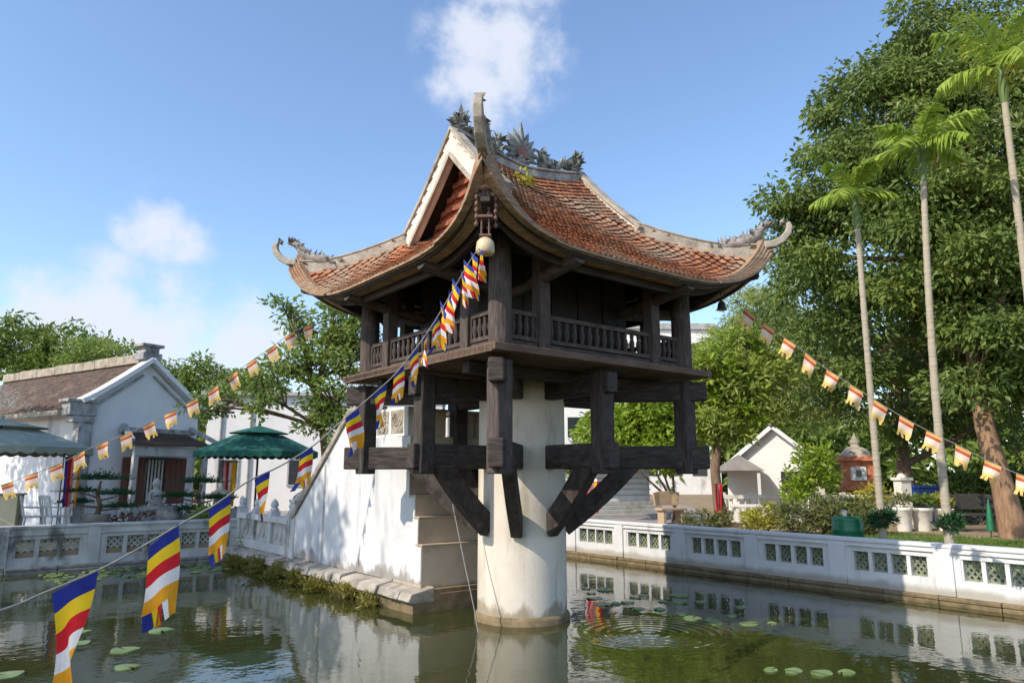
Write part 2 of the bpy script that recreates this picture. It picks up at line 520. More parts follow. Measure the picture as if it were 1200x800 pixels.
def np_mesh(name, V, F, mats, parent=None, mi=None, smooth=False):
    """V (n,3), F (m,k) -> object"""
    me = bpy.data.meshes.new(name)
    nV, nF, k = len(V), len(F), F.shape[1]
    me.vertices.add(nV)
    me.vertices.foreach_set('co', V.astype(np.float32).ravel())
    me.loops.add(nF * k)
    me.loops.foreach_set('vertex_index', F.astype(np.int32).ravel())
    me.polygons.add(nF)
    me.polygons.foreach_set('loop_start', np.arange(0, nF * k, k, dtype=np.int32))
    me.polygons.foreach_set('loop_total', np.full(nF, k, dtype=np.int32))
    if not isinstance(mats, (list, tuple)):
        mats = [mats]
    for m in mats:
        me.materials.append(M[m])
    if mi is not None:
        me.polygons.foreach_set('material_index', mi.astype(np.int32))
    me.polygons.foreach_set('use_smooth', np.full(nF, smooth, dtype=bool))
    me.update(calc_edges=True)
    me.validate()
    o = bpy.data.objects.new(name, me)
    COL.objects.link(o)
    if parent is not None:
        o.parent = parent
    return o


def unit(a):
    return a / (np.linalg.norm(a, axis=1, keepdims=True) + 1e-9)


def leaf_arrays(P, L, size, aspect=.42, jitter=.35):
    """diamond leaves, folded on the midrib; P positions, L long axes"""
    n = len(P)
    L = unit(L)
    r = unit(RNG.normal(size=(n, 3)))
    W = unit(np.cross(L, r))
    N = np.cross(L, W)
    s = size * (1 + jitter * RNG.uniform(-1, 1, (n, 1)))
    w = s * aspect
    a = P
    b = P + L * s * .45 + W * w * .5 + N * s * .06
    c = P + L * s - N * s * .08
    d = P + L * s * .45 - W * w * .5 + N * s * .06
    V = np.stack([a, b, c, d], 1).reshape(-1, 3)
    F = np.arange(n * 4).reshape(-1, 4)
    return V, F


def crown_points(lobes, clumps_per_m2, leaves, clump_r, droop=.35, shell=.5):
    """leaf positions and axes for a crown of uneven clumps"""
    Ps, Ls, Cs = [], [], []
    for (x, y, z, r) in lobes:
        nc = max(4, int(clumps_per_m2 * 4 * PI * r * r))
        d = unit(RNG.normal(size=(nc, 3)))
        rad = r * (shell + (1 - shell) * np.sqrt(RNG.uniform(0, 1, (nc, 1)))) * RNG.uniform(.82, 1.16, (nc, 1))
        C = np.array([x, y, z]) + d * rad * np.array([1, 1, .88])
        Cs.append(C)
        for c in C:
            cr = clump_r * RNG.uniform(.6, 1.35)
            m = int(leaves * RNG.uniform(.5, 1.3))
            q = np.clip(RNG.normal(size=(m, 3)), -1.5, 1.5) * cr * np.array([.58, .58, .30])
            Ps.append(c + q)
            L = unit(q) * .8 + RNG.normal(size=(m, 3)) * .5
            L[:, 2] -= droop
            Ls.append(L)
    return np.concatenate(Ps), np.concatenate(Ls), np.concatenate(Cs)


def limb(mb, a, b, r0, r1, bend=.12, n=5, seg=6):
    a, b = Vector(a), Vector(b)
    d = (b - a).length
    off = Vector((random.uniform(-1, 1), random.uniform(-1, 1), random.uniform(-.3, .8))) * d * bend
    path = [a.lerp(b, t) + off * math.sin(PI * t) for t in [i / (seg - 1) for i in range(seg)]]
    mb.tube(path, [r0 + (r1 - r0) * i / (seg - 1) for i in range(seg)], n)
    return path


def tree(name, label, cat, base, trunk_path, trunk_r, lobes, leafm, barkm, leaf_size, clumps, leaves, clump_r, droop=.35, aspect=.42,
         twig=.35, shell=.5, group=None, twig_r=.022, young=None, gap=0.0):
    """everything in world coordinates; the Empty sits at the foot of the trunk"""
    t = thing(name, label, cat, base, 0, group)
    off = np.array(base)
    P, L, C = crown_points(lobes, clumps, leaves, clump_r, droop, shell)
    V, F = leaf_arrays(P - off, L, leaf_size, aspect)
    np_mesh('crown', V, F, leafm, t)
    if young:
        P2, L2, C2 = crown_points(lobes, clumps * .5, leaves, clump_r * .9, droop, shell + .15)
        V2, F2 = leaf_arrays(P2 - off, L2, leaf_size, aspect)
        np_mesh('young_leaves', V2, F2, young, t)
    mb = MB()
    tp = [Vector(p) - Vector(base) for p in trunk_path]
    k = len(tp)
    radii = [trunk_r * (1.25 if i == 0 else 1 - .5 * i / (k - 1)) for i in range(k)]
    mb.tube(tp, radii, 12)
    for (x, y, z, r) in lobes:
        c = Vector((x, y, z)) - Vector(base)
        cand = [p for p in tp[max(1, k // 2):] if p.z < c.z] or [tp[-1]]
        s = min(cand, key=lambda p: (p - c).length)
        limb(mb, s, c, trunk_r * .42, trunk_r * .14, .1, 7, 7)
        near = [q for q in C if (Vector(q) - Vector((x, y, z))).length < r * 1.15]
        random.shuffle(near)
        for q in near[:int(len(near) * twig)]:
            st = s.lerp(c, random.uniform(.55, 1.0))
            limb(mb, st, Vector(q) - Vector(base), twig_r * 1.3, twig_r * .4, .12, 4, 5)
    mb.build('trunk', barkm, t)
    return t


# site frame: local x = v (towards the right fence), local y = u (towards the stair bank)
PSI = 0.6767
cU = (-math.sin(PSI), math.cos(PSI))
cV = (math.cos(PSI), math.sin(PSI))


def W(v, u, z=0.0):
    return (u * cU[0] + v * cV[0], u * cU[1] + v * cV[1], z)


GZ = 0.40    # ground level above the water
PV0, PV1, PU0, PU1 = -7.6, 5.72, -13.0, 9.25     # pond

# ------------------------------------------------------------------ setting: ground, water
g = MB()
B = 900
for (a, b) in (((-B, -B), (PV0, B)), ((PV1, -B), (B, B)), ((PV0, -B), (PV1, PU0)), ((PV0, PU1), (PV1, B))):
    g.add([(a[0], a[1], GZ), (b[0], a[1], GZ), (b[0], b[1], GZ), (a[0], b[1], GZ)], [(0, 1, 2, 3)])
for (a, b) in (((PV0, PU0), (PV0, PU1)), ((PV0, PU1), (PV1, PU1)), ((PV1, PU1), (PV1, PU0)), ((PV1, PU0), (PV0, PU0))):
    g.add([(a[0], a[1], -.8), (b[0], b[1], -.8), (b[0], b[1], GZ), (a[0], a[1], GZ)], [(0, 1, 2, 3)])
g.add([(PV0, PU0, -.8), (PV1, PU0, -.8), (PV1, PU1, -.8), (PV0, PU1, -.8)], [(0, 1, 2, 3)])
tag(g.build('ground', 'soil', None, rotz=PSI), kind='structure')

wm = bpy.data.materials.new('pond_water')
wm.use_nodes = True
n_, l_ = wm.node_tree.nodes, wm.node_tree.links
wb = n_['Principled BSDF']
wb.inputs['Base Color'].default_value = (.033, .038, .011, 1)
wb.inputs['Roughness'].default_value = .025
wb.inputs['IOR'].default_value = 1.6
tc = n_.new('ShaderNodeTexCoord')
mp = n_.new('ShaderNodeMapping')
l_.new(tc.outputs['Object'], mp.inputs['Vector'])
mp.inputs['Scale'].default_value = (1.0, 1.0, 1.0)
w1 = n_.new('ShaderNodeTexNoise')
w1.inputs['Scale'].default_value = 1.6
w1.inputs['Detail'].default_value = 3
l_.new(mp.outputs[0], w1.inputs['Vector'])
w2 = n_.new('ShaderNodeTexNoise')
w2.inputs['Scale'].default_value = 11
w2.inputs['Detail'].default_value = 2
l_.new(mp.outputs[0], w2.inputs['Vector'])


def nmath(op, a, b=None, c=None):
    x = n_.new('ShaderNodeMath')
    x.operation = op
    for i, v in enumerate((a, b, c)):
        if v is None:
            continue
        if isinstance(v, (int, float)):
            x.inputs[i].default_value = v
        else:
            l_.new(v, x.inputs[i])
    return x.outputs[0]


hgt = nmath('MULTIPLY_ADD', w2.outputs['Fac'], .16, w1.outputs['Fac'])
# rings spreading from where something broke the surface
geo = n_.new('ShaderNodeNewGeometry')
dist = n_.new('ShaderNodeVectorMath')
dist.operation = 'DISTANCE'
l_.new(geo.outputs['Position'], dist.inputs[0])
RIPPLE = (1.52, -.95, 0.0)
dist.inputs[1].default_value = RIPPLE
dv = dist.outputs['Value']
fall = nmath('MAXIMUM', nmath('MULTIPLY_ADD', dv, -1 / 1.15, 1.0), 0.0)
ring = nmath('MULTIPLY', nmath('SINE', nmath('MULTIPLY', dv, 46.0)), fall)
hgt = nmath('MULTIPLY_ADD', ring, .55, hgt)
wbp = n_.new('ShaderNodeBump')
wbp.inputs['Strength'].default_value = .10
wbp.inputs['Distance'].default_value = .06
l_.new(hgt, wbp.inputs['Height'])
l_.new(wbp.outputs[0], wb.inputs['Normal'])
g = MB()
g.add([(PV0 - .02, PU0 - .02, 0), (PV1 + .02, PU0 - .02, 0), (PV1 + .02, PU1 + .02, 0), (PV0 - .02, PU1 + .02, 0)], [(0, 1, 2, 3)])
tag(g.build('pond_water', wm, None, rotz=PSI), kind='structure')


def sheet(name, pts, z, m):
    g = MB()
    g.add([(*p, z) for p in pts], [tuple(range(len(pts)))])
    return tag(g.build(name, m, None), kind='structure')


sheet('lawn', [W(6.05, -12)[:2], W(12.5, -12)[:2], W(13.2, -1.0)[:2], W(10.2, 1.6)[:2], W(6.05, 2.2)[:2]], GZ + .006, 'lawn')
sheet('bank_dark_soil', [W(-11, 9.3)[:2], W(-.2, 9.3)[:2], W(-.2, 10.9)[:2], W(-11, 16)[:2]], GZ + .008, 'shadesoil')  # dark sheet added so the bank wall's openings read as shaded
sheet('paving', [(-2, 9.2), (4.2, 9.0), (6.5, 13), (8, 26), (-2, 32), (-14, 30), (-16, 12), (-10, 10.5)], GZ + .004, 'asphalt')

# ------------------------------------------------------------------ THE PAGODA
pag = thing('pagoda', 'wooden pagoda with upturned red tiled roof standing on one white stone pillar in the pond', 'pagoda', (0, 0, 0), PSI)
# local coordinates: x = v, y = u
p = MB()
p.lathe([(.60, 0.05), (.60, 1.2), (.597, 2.2), (.594, 3.14)], 48)
p.build('pillar', 'pillarplaster', pag)
p = MB()
p.lathe([(.64, -.78), (.64, .055), (.625, .085), (.604, .10)], 48)
p.build('pillar_base', 'brickbase', pag)

A_ = 1.58
FZ = 3.26      # floor top
# hanging posts, beams and braces, eight directions
dirs = [(-1, -1), (-1, 0), (-1, 1), (0, 1), (1, 1), (1, 0), (1, -1), (0, -1)]
for dx, dy in dirs:
    corner = dx and dy
    ln = math.hypot(dx, dy)
    ux, uy = dx / ln, dy / ln
    rp = A_ * ln              # radius of the post axis
    rot = Matrix.Rotation(math.atan2(uy, ux), 3, 'Z')
    m = MB()
    rr = Matrix.Rotation(0, 3, 'Z') if corner else rot
    m.box((dx * A_, dy * A_, 2.505), (.215, .215, 1.25), rr)
    m.build('hanging_post', 'timber' if not (dx < 0 and dy < 0) else 'post', pag, .02)  # nearest post takes the lighter timber, painting the sunlight on it
    end = rp + (.30 if corner else .20)
    b = MB()
    b.sweep([(ux * .585, uy * .585, 2.10), (ux * end, uy * end, 2.10)], (.17, .31))
    b.build('lower_beam', 'timber', pag, .02)
    b = MB()
    b.sweep([(ux * .585, uy * .585, 2.985), (ux * end, uy * end, 2.985)], (.175, .26))
    b.build('upper_beam', 'timber', pag, .02)
    # slightly bowed brace
    pts = []
    r0, z0, r1, z1 = .56, 1.18, (1.62 if corner else 1.44), 2.16
    for i in range(7):
        t = i / 6
        bow = .038 * math.sin(PI * t)
        pts.append((ux * (r0 + (r1 - r0) * t + bow * .55), uy * (r0 + (r1 - r0) * t + bow * .55), z0 + (z1 - z0) * t - bow))
    b = MB()
    b.sweep(pts, (.15, .26))
    b.build('brace', 'timber', pag, .01)

# deck
d = MB()
nb = 18
e = 1.857
for i in range(nb):
    x0 = -e + 2 * e * i / nb
    x1 = -e + 2 * e * (i + 1) / nb - .006
    d.span((x0, -e + .055, 3.175 + random.uniform(-.003, .003)), (x1, e - .055, FZ - .012 + random.uniform(-.003, .003)))
d.build('floor_deck', 'deckwood', pag)
for s in (-1, 1):
    m = MB()
    m.span((-e, s * e, 3.182), (e, s * (e - .052), FZ + .008))
    m.build('deck_rim', 'deckwood', pag, .01)
    m = MB()
    m.span((s * e, -e + .055, 3.184), (s * (e - .052), e - .055, FZ + .011))
    m.build('deck_rim', 'deckwood', pag, .01)
for s in (-1, 0, 1):
    if s:
        m = MB()
        m.span((-1.68, s * 1.05 - .07, 3.03), (1.68, s * 1.05 + .07, 3.17))
        m.build('floor_joist', 'timber', pag, .01)

# upper posts
INNER = .97
for sx in (-1, 1):
    for sy in (-1, 1):
        m = MB()
        m.lathe([(.130, 0), (.134, .5), (.128, 1.3)], 24, (sx * A_, sy * A_, FZ - .005))
        m.build('corner_post', 'post', pag)
for a in (-1, 1):
    for s in (-1, 1):
        for (x, y) in ((s * INNER, a * A_), (a * A_, s * INNER)):
            m = MB()
            m.box((x, y, FZ + .62), (.16, .16, 1.25))
            m.build('side_post', 'post', pag, .01)

# railings (twelve sections, each with turned balusters)
bal = None


def railing(p0, p1, nbal):
    global bal
    p0, p1 = Vector(p0), Vector(p1)
    dirv = (p1 - p0).normalized()
    ang = math.atan2(dirv.y, dirv.x)
    rot = Matrix.Rotation(ang, 3, 'Z')
    L = (p1 - p0).length
    r = MB()
    mid = (p0 + p1) / 2
    r.box(mid + Vector((0, 0, .435)), (L, .075, .055), rot)
    r.box(mid + Vector((0, 0, .145)), (L, .065, .05), rot)
    r.box(mid + Vector((0, 0, .055)), (L, .045, .11), rot)
    for e_ in (p0, p1):
        q_ = e_ + dirv * (.012 if e_ is p0 else -.012)
        r.box(q_ + Vector((0, 0, .285)), (.022, .07, .35), rot)
    ro = r.build('railing', 'post', pag, .006)
    for i in range(nbal):
        q = p0.lerp(p1, (i + .5) / nbal) + Vector((0, 0, .17))
        if bal is None:
            k = MB()
            k.lathe([(.022, 0), (.022, .03), (.034, .08), (.034, .13), (.02, .175), (.026, .2), (.026, .24)], 8)
            bal = k.build('baluster', 'post', ro, loc=q)
        else:
            copy_part(bal, ro, q)


for a in (-1, 1):
    for (fx) in (0, 1):
        segs = ((-A_ + .128, -INNER - .08, 4), (-INNER + .08, INNER - .08, 14), (INNER + .08, A_ - .128, 4))
        for s0, s1, nbv in segs:
            if fx:
                railing((s0, a * A_, FZ), (s1, a * A_, FZ), nbv)
            else:
                railing((a * A_, s0, FZ), (a * A_, s1, FZ), nbv)

# shrine room of dark boards
for a in (-1, 1):
    for fx in (0, 1):
        m = MB()
        k = 9
        hw = 1.05 if fx else 1.0
        lo = -hw
        for i in range(k):
            x0 = lo + 2 * hw * i / k
            x1 = lo + 2 * hw * (i + 1) / k - .008
            dd = .05 + (.012 if i % 2 else 0)
            if fx:
                m.span((x0, a * 1.0, FZ), (x1, a * (1.0 + dd), 4.62))
            else:
                m.span((a * 1.0, x0, FZ), (a * (1.0 + dd), x1, 4.62))
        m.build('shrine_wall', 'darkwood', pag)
m = MB()
m.span((-1.0, -1.0, 4.6), (1.0, 1.0, 4.66))
m.build('ceiling', 'darkwood', pag)

# ----- roof surface
EA = 2.33
GV = 1.18       # gable plane
LIFT = .56


def eave_out(t):
    return EA + .16 * (abs(t) / 2.45) ** 4


def roof_z(x, y, side):
    """side 'u': slope whose fall line is along y; 'v': along x"""
    ax, ay = abs(x), abs(y)
    main, other = (ay, ax) if side == 'u' else (ax, ay)
    d = max(EA - main, -.3)
    z = 4.30 + .55 * d + .13 * d * d
    ratio = min(other / max(main, .05), 1.0)
    mm = min(max(main, other), 2.7) / 2.45
    z += LIFT * ratio ** 4.6 * mm ** 1.4 + .13 * ratio ** 14 * mm ** 9
    return z


def slope_pt(side, sg, t, d):
    """t along the eave, d from the eave towards the ridge"""
    o = eave_out(t * 1.0) - d
    if side == 'u':
        x, y = t, sg * o
    else:
        x, y = sg * o, t
    return Vector((x, y, roof_z(x, y, side)))


def tiles(side, sg):
    V, F = [], []
    tw, step, tl, th = .086, .070, .118, .013
    dmax = EA - .02 if side == 'u' else EA - GV + .02
    k = 0
    rnd = random.Random(5 if side == 'u' else 9)
    d = 0.0
    while d < dmax:
        half = eave_out(2.3) - d - .09 if d < EA - GV else GV + .05
        if d < .2:
            half = eave_out(2.45) - d * .9
        n = int(2 * half / tw)
        for i in range(n + 1):
            t = -half + (i + (.5 if k % 2 else 0)) * (2 * half / n)
            if abs(t) > half:
                continue
            c = slope_pt(side, sg, t, d)
            up = slope_pt(side, sg, t, d + .06)
            rt = slope_pt(side, sg, t + .03, d)
            f = (up - c).normalized()
            r = (rt - c)
            r = (r - f * r.dot(f)).normalized()
            nn = r.cross(f).normalized()
            if nn.z < 0:
                nn = -nn
            j = rnd.uniform(-.012, .012)
            c = c + f * rnd.uniform(-.010, .010) + nn * rnd.uniform(0, .006)
            r2 = (r + f * j * 4).normalized()
            w = tw * .5 * rnd.uniform(.9, 1.0)
            prof = [(-w, tl), (-w, .028), (-w * .62, .006), (0, -.002), (w * .62, .006), (w, .028), (w, tl)]
            b = len(V)
            for a_, l__ in prof:
                lift = .026 * (1 - l__ / tl) + .016
                V.append(c + r2 * a_ + f * l__ + nn * lift)
            for a_, l__ in prof[1:6]:
                lift = .026 * (1 - l__ / tl) + .016 - th
                V.append(c + r2 * a_ + f * l__ + nn * lift)
            F.append([b + q for q in range(7)])
            for q in range(4):
                F.append([b + 1 + q, b + 7 + q, b + 8 + q, b + 2 + q])
        d += step
        k += 1
    mb = MB()
    mb.v, mb.f = [tuple(v) for v in V], F
    mb.mi = [0] * len(F)
    mb.sm = [False] * len(F)
    mb.build('tiled_slope', 'tile', pag)


for side in ('u', 'v'):
    for sg in (-1, 1):
        tiles(side, sg)

# under-roof boards (thickness below the tiles), layered eave tiles and timber eave boards
for side in ('u', 'v'):
    for sg in (-1, 1):
        dm = EA if side == 'u' else EA - GV - .02
        nd, ntt = 12, 33
        top, bot = [], []
        for i in range(nd + 1):
            d = dm * i / nd + .05
            half = max(eave_out(2.35) - d - .04, GV - .02) if side == 'u' else eave_out(2.35) - d - .04
            for j in range(ntt + 1):
                t = -half + 2 * half * j / ntt
                q = slope_pt(side, sg, t, d)
                top.append((q.x, q.y, q.z - .005))
                bot.append((q.x, q.y, q.z - .085))
        mb = MB()
        nn = ntt + 1
        fs = []
        N0 = len(top)
        for i in range(nd):
            for j in range(ntt):
                a = i * nn + j
                fs.append((a, a + 1, a + nn + 1, a + nn))
                fs.append((N0 + a, N0 + a + nn, N0 + a + nn + 1, N0 + a + 1))
        for j in range(ntt):
            fs.append((j, N0 + j, N0 + j + 1, j + 1))
        mb.add(top + bot, fs)
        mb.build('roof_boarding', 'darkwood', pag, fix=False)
        # three courses of tile ends stacked at the eave
        E_ = 2.47
        mb = MB()
        for lay in range(5):
            path, sz = [], []
            for j in range(41):
                t = -E_ + 2 * E_ * j / 40
                q = slope_pt(side, sg, t * (.985 - .006 * lay), .035 + .035 * lay)
                path.append((q.x, q.y, q.z - .012 - (.032 + .042 * (abs(t) / E_) ** 9) * lay))
                sz.append((.09, .034))
            mb.sweep(path, sz)
        mb.build('eave_course', 'eavetile', pag)
        # timber board under the eave
        mb = MB()
        for (ins, z0, hh, ww) in ((.30, -.20, .22, .05), (.62, -.25, .16, .11)):
            path = []
            lim = E_ - ins + .0
            for j in range(33):
                t = -lim + 2 * lim * j / 32
                q = slope_pt(side, sg, t, ins)
                path.append((q.x, q.y, q.z + z0))
            mb.sweep(path, (ww, hh))
        mb.build('eave_board', 'timber', pag)
        # rafters seen from below
        for j in range(13):
            t = -1.85 + 3.7 * j / 12
            rf = MB()
            path = []
            reach = min(1.45 if side == 'u' else 1.0, EA - abs(t) - .05)
            if reach < .3:
                continue
            for i in range(6):
                q = slope_pt(side, sg, t, .22 + (reach - .22) * i / 5)
                path.append((q.x, q.y, q.z - .135))
            rf.sweep(path, (.07, .09))
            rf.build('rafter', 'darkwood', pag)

# wall plates on the posts
for s in (-1, 1):
    m = MB()
    m.span((-1.75, s * A_ - .08, 4.42), (1.75, s * A_ + .08, 4.62))
    m.build('wall_plate', 'timber', pag, .01)
    m = MB()
    m.span((s * A_ - .08, -1.5, 4.425), (s * A_ + .08, 1.5, 4.615))
    m.build('wall_plate', 'timber', pag, .01)
# rounded bracket beams running out under the eaves
for a in (-1, 1):
    for s in (-1, 1):
        for fx in (0, 1):
            path = []
            for i in range(9):
                t = i / 8
                r = 1.0 + 1.25 * t
                z = 4.08 + .20 * t ** 1.3
                path.append((s * INNER * (1 - .0), a * r, z) if fx else (a * r, s * INNER, z))
            m = MB()
            m.tube(path, [.07, .07, .07, .075, .08, .08, .085, .10, .095], 12)
            m.build('bracket_beam', 'post', pag)
# hip rafters under the corners
for sx in (-1, 1):
    for sy in (-1, 1):
        m = MB()
        path = []
        for i in range(9):
            r = .9 + 1.45 * i / 8
            z = roof_z(sx * r, sy * r, 'u') - .30 + .02 * (i / 8)
            path.append((sx * r, sy * r, z))
        m.sweep(path, [(.15, .30)] * 7 + [(.13, .26), (.10, .14)])
        m.build('hip_rafter', 'timber', pag, .01)

# hip ridges with curled ends
def spikes(mb, pts, n, ln, w, rnd, updir=(0, 0, 1)):
    """leaf shaped blades set along a curve"""
    P = [Vector(q) for q in pts]
    for i in range(n):
        f = rnd.uniform(0, len(P) - 1.001)
        k = int(f)
        c = P[k].lerp(P[k + 1], f - k)
        d = Vector((rnd.gauss(0, .7), rnd.gauss(0, .7), rnd.gauss(0, .5))) + Vector(updir) * .7
        d.normalize()
        s = d.orthogonal().normalized()
        s.rotate(Matrix.Rotation(rnd.uniform(0, 2 * PI), 3, d))
        q = d.cross(s)
        L = ln * rnd.uniform(.55, 1.2)
        ww = w * rnd.uniform(.7, 1.2)
        bend = q * L * rnd.uniform(-.3, .3)
        vs = [c - s * ww * .4, c + s * ww * .4, c + d * L * .5 + s * ww * .6 + bend * .4, c + d * L + bend, c + d * L * .5 - s * ww * .6 + bend * .4,
              c + d * L * .4 + q * ww * .45]
        mb.add(vs, [(0, 1, 5), (1, 2, 5), (2, 3, 5), (3, 4, 5), (4, 0, 5), (0, 4, 3, 2, 1)])


for sx in (-1, 1):
    for sy in (-1, 1):
        m = MB()
        path, sz = [], []
        for i in range(15):
            r = 1.17 + 1.23 * i / 14
            z = roof_z(sx * r, sy * r, 'u') + .075
            path.append((sx * r, sy * r, z))
            sz.append((.12, .13))
        m.sweep([(q[0], q[1], q[2] - .06) for q in path], (.11, .20))
        m.sweep([(q[0], q[1], q[2] + .055) for q in path], (.135, .03))
        hr = m.build('hip_ridge', 'mortar', pag, .02)
        z0 = path[-1][2] + .02
        # the tail curl beyond the corner
        c = MB()
        ch = .46 if (sx < 0 and sy < 0) else .36
        cp = [(2.42, 0.02), (2.52, .05 * ch * 2), (2.60, .28 * ch), (2.655, .52 * ch), (2.675, .76 * ch), (2.66, .93 * ch), (2.62, 1.02 * ch), (2.59, .98 * ch)]
        cs = [(.105, .10), (.105, .10), (.105, .10), (.10, .09), (.095, .08), (.085, .07), (.075, .06), (.06, .045)]
        tang = Vector((sy, -sx, 0)).normalized()
        c.sweep([(sx * a, sy * a, z0 + b) for a, b in cp], cs, up=(-sx * .7, -sy * .7, .3))
        c.build('corner_curl', 'mortar', hr, .015)
        # stacked tile courses climbing to the tip
        for lay in range(5):
            cc = MB()
            pth = []
            for i in range(21):
                q_ = -1 + 2 * i / 20
                tt = 2.485 - 1.05 * abs(q_)
                oo = eave_out(tt) - .01 - .018 * lay
                if abs(q_) < 1e-6:
                    x_, y_ = 2.475 - .02 * lay, 2.475 - .02 * lay
                elif q_ < 0:
                    x_, y_ = tt - .02 * lay, oo
                else:
                    x_, y_ = oo, tt - .02 * lay
                up_ = (1 - abs(q_)) ** 2.6
                pth.append((sx * x_, sy * y_, roof_z(x_, y_, 'u' if y_ >= x_ else 'v') - .004 + (.003 + .055 * up_) * lay))
            cc.sweep(pth, [(.10, .030 + .008 * (1 - abs(-1 + i / 10))) for i in range(21)])
            cc.build('tip_course', 'eavetile', hr)
        # dragon crest behind the curl
        rnd = random.Random(int(20 + sx * 3 + sy))
        c = MB()
        dp = [(1.98, .06), (2.10, .13), (2.22, .17), (2.34, .25), (2.42, .38), (2.45, .52), (2.50, .62), (2.58, .66)]
        pts = [(sx * (a - .05), sy * (a - .05), z0 + b * .60 - .05) for a, b in dp]
        c.tube(pts, [.04, .07, .085, .08, .07, .06, .055, .03], 8)
        spikes(c, pts[:5], 64, .15, .055, rnd, (-sx * .5, -sy * .5, .8))
        spikes(c, pts[4:], 26, .10, .045, rnd, (-sx * .8, -sy * .8, .5))
        c.build('corner_dragon', 'ornamentpale', hr)

# gables (white bargeboards, red infill) at both ends of the ridge
for s in (-1, 1):
    gz = lambda yy: roof_z(GV, yy, 'u') - .02
    ys = [-1.36 + 2.72 * i / 24 for i in range(25)]
    # recessed red wall
    m = MB()
    poly = [(y, roof_z(GV - .3, y, 'u') - .07) for y in ys if abs(y) <= 1.15]
    poly = [(-1.15, 4.85)] + poly + [(1.15, 4.85)]
    m.prism(poly, lambda a, b, t: (t, a, b), s * (GV - .30), s * (GV - .24))
    # courses of tile ends on the red gable
    gb = m.build('gable', 'gablered', pag)
    for row in range(7):
        k = MB()
        z = 5.12 + row * .16
        hw = 1.08 - row * .15
        nn = max(2, int(hw * 2 / .12))
        for i in range(nn):
            y = -hw + 2 * hw * (i + .5) / nn
            k.box((s * (GV - .215), y, z + random.uniform(-.012, .012)), (.055, 2 * hw / nn + .012, .07), Matrix.Rotation(random.uniform(-.15, .15), 3, 'X'))
        k.build('gable_course', 'gablered', gb)
    # white bargeboard as one angled frame, widening to the apex
    prof = []
    for i in range(33):
        y = -1.27 + 2.54 * i / 32
        f_ = 1 - abs(y) / 1.27
        prof.append(((y, gz(y) + .13), (y * .86, gz(y) - .02 - .24 * f_ ** 1.5 - .08 * (1 - f_))))
    x0, x1 = s * (GV - .02), s * (GV + .07)
    m = MB()
    vs = [(x, *q) for x in (x0, x1) for pr_ in prof for q in pr_]
    N_ = 66
    fs = []
    for i in range(32):
        a = 2 * i
        fs += [(a, a + 1, a + 3, a + 2), (N_ + a, N_ + a + 2, N_ + a + 3, N_ + a + 1), (a, a + 2, N_ + a + 2, N_ + a), (a + 1, N_ + a + 1, N_ + a + 3, a + 3)]
    fs += [(0, N_, N_ + 1, 1), (64, 65, N_ + 65, N_ + 64)]
    m.add(vs, fs)
    m.build('bargeboard', 'barge', gb)
    m = MB()
    m.sweep([(s * (GV + .015), o_[0] * 1.005, o_[1] + .03) for o_, i_ in prof], (.16, .05))
    m.build('verge_coping', 'mortar', gb)
    m = MB()
    m.sweep([(s * (GV + .078), i_[0], i_[1] + .025) for o_, i_ in prof], (.05, .05))
    m.build('bargeboard_moulding', 'mortar', gb)
    # skirt flashing where the lower roof meets the gable
    m = MB()
    m.sweep([(s * (GV - .08), -1.15, 5.06), (s * (GV - .08), 1.15, 5.06)], (.16, .10))
    m.build('gable_flashing', 'mortar', gb, .01)

# main ridge and its ornaments
m = MB()
rline = [(-GV - .04 + (2 * GV + .08) * i / 20, 0) for i in range(21)]
m.sweep([(x, 0, roof_z(min(GV, abs(x)), 0, 'u') - .03) for x, _ in rline], (.16, .20))
m.sweep([(x, 0, roof_z(min(GV, abs(x)), 0, 'u') + .09) for x, _ in rline], (.22, .035))
RDZ = -.12
mr_ = m.build('main_ridge', 'pilaster', pag, .02)
for s in (-1, 1):
    rnd = random.Random(31 + s)
    c = MB()
    body = []
    for i in range(15):
        t = i / 14
        body.append((s * (.34 + .72 * t), .02 * math.sin(9 * t), 6.47 + .10 * abs(math.sin(7.5 * t)) + .19 * t ** 2))
    c.tube(body, [.035 + .035 * math.sin(PI * min(1, i / 12)) for i in range(15)], 8)
    spikes(c, body, 90, .15, .055, rnd)
    # raised head looking to the middle, with a fan of mane
    head = [(s * .42, 0, 6.46), (s * .46, 0, 6.58), (s * .43, 0, 6.68), (s * .35, 0, 6.72)]
    c.tube(head, [.06, .07, .075, .03], 8)
    spikes(c, head, 60, .15, .05, rnd, (s * .4, 0, .6))
    tail = [(s * 1.0, 0, 6.58), (s * 1.10, 0, 6.66), (s * 1.14, 0, 6.76), (s * 1.08, 0, 6.85)]
    c.tube(tail, [.07, .07, .06, .03], 8)
    spikes(c, tail, 95, .17, .055, rnd, (s * .3, 0, .6))
    c.build('ridge_dragon', 'ornament', mr_)
c = MB()
rnd = random.Random(3)
c.prism([(.10 * math.cos(a), .10 * math.sin(a)) for a in [2 * PI * k / 18 for k in range(18)]], lambda a, b, t: (a, t, 6.60 + b), -.05, .05)
sdn = c.build('sun_disc', 'sunred', mr_)
c = MB()
for k in range(11):
    a = R(-18 + 216 * k / 10)
    L = .22 + .16 * math.exp(-((a - PI / 2) / .45) ** 2) + (.04 if k % 2 else 0)
    q0 = Vector((.10 * math.cos(a), 0, 6.60 + .10 * math.sin(a)))
    dr = Vector((math.cos(a), 0, math.sin(a)))
    c.tube([q0, q0 + dr * L * .45, q0 + dr * L * .75, q0 + dr * L], [.035, .05, .03, .004], 6)
c.blob((0, 0, 6.44), (.16, .09, .08), rnd)
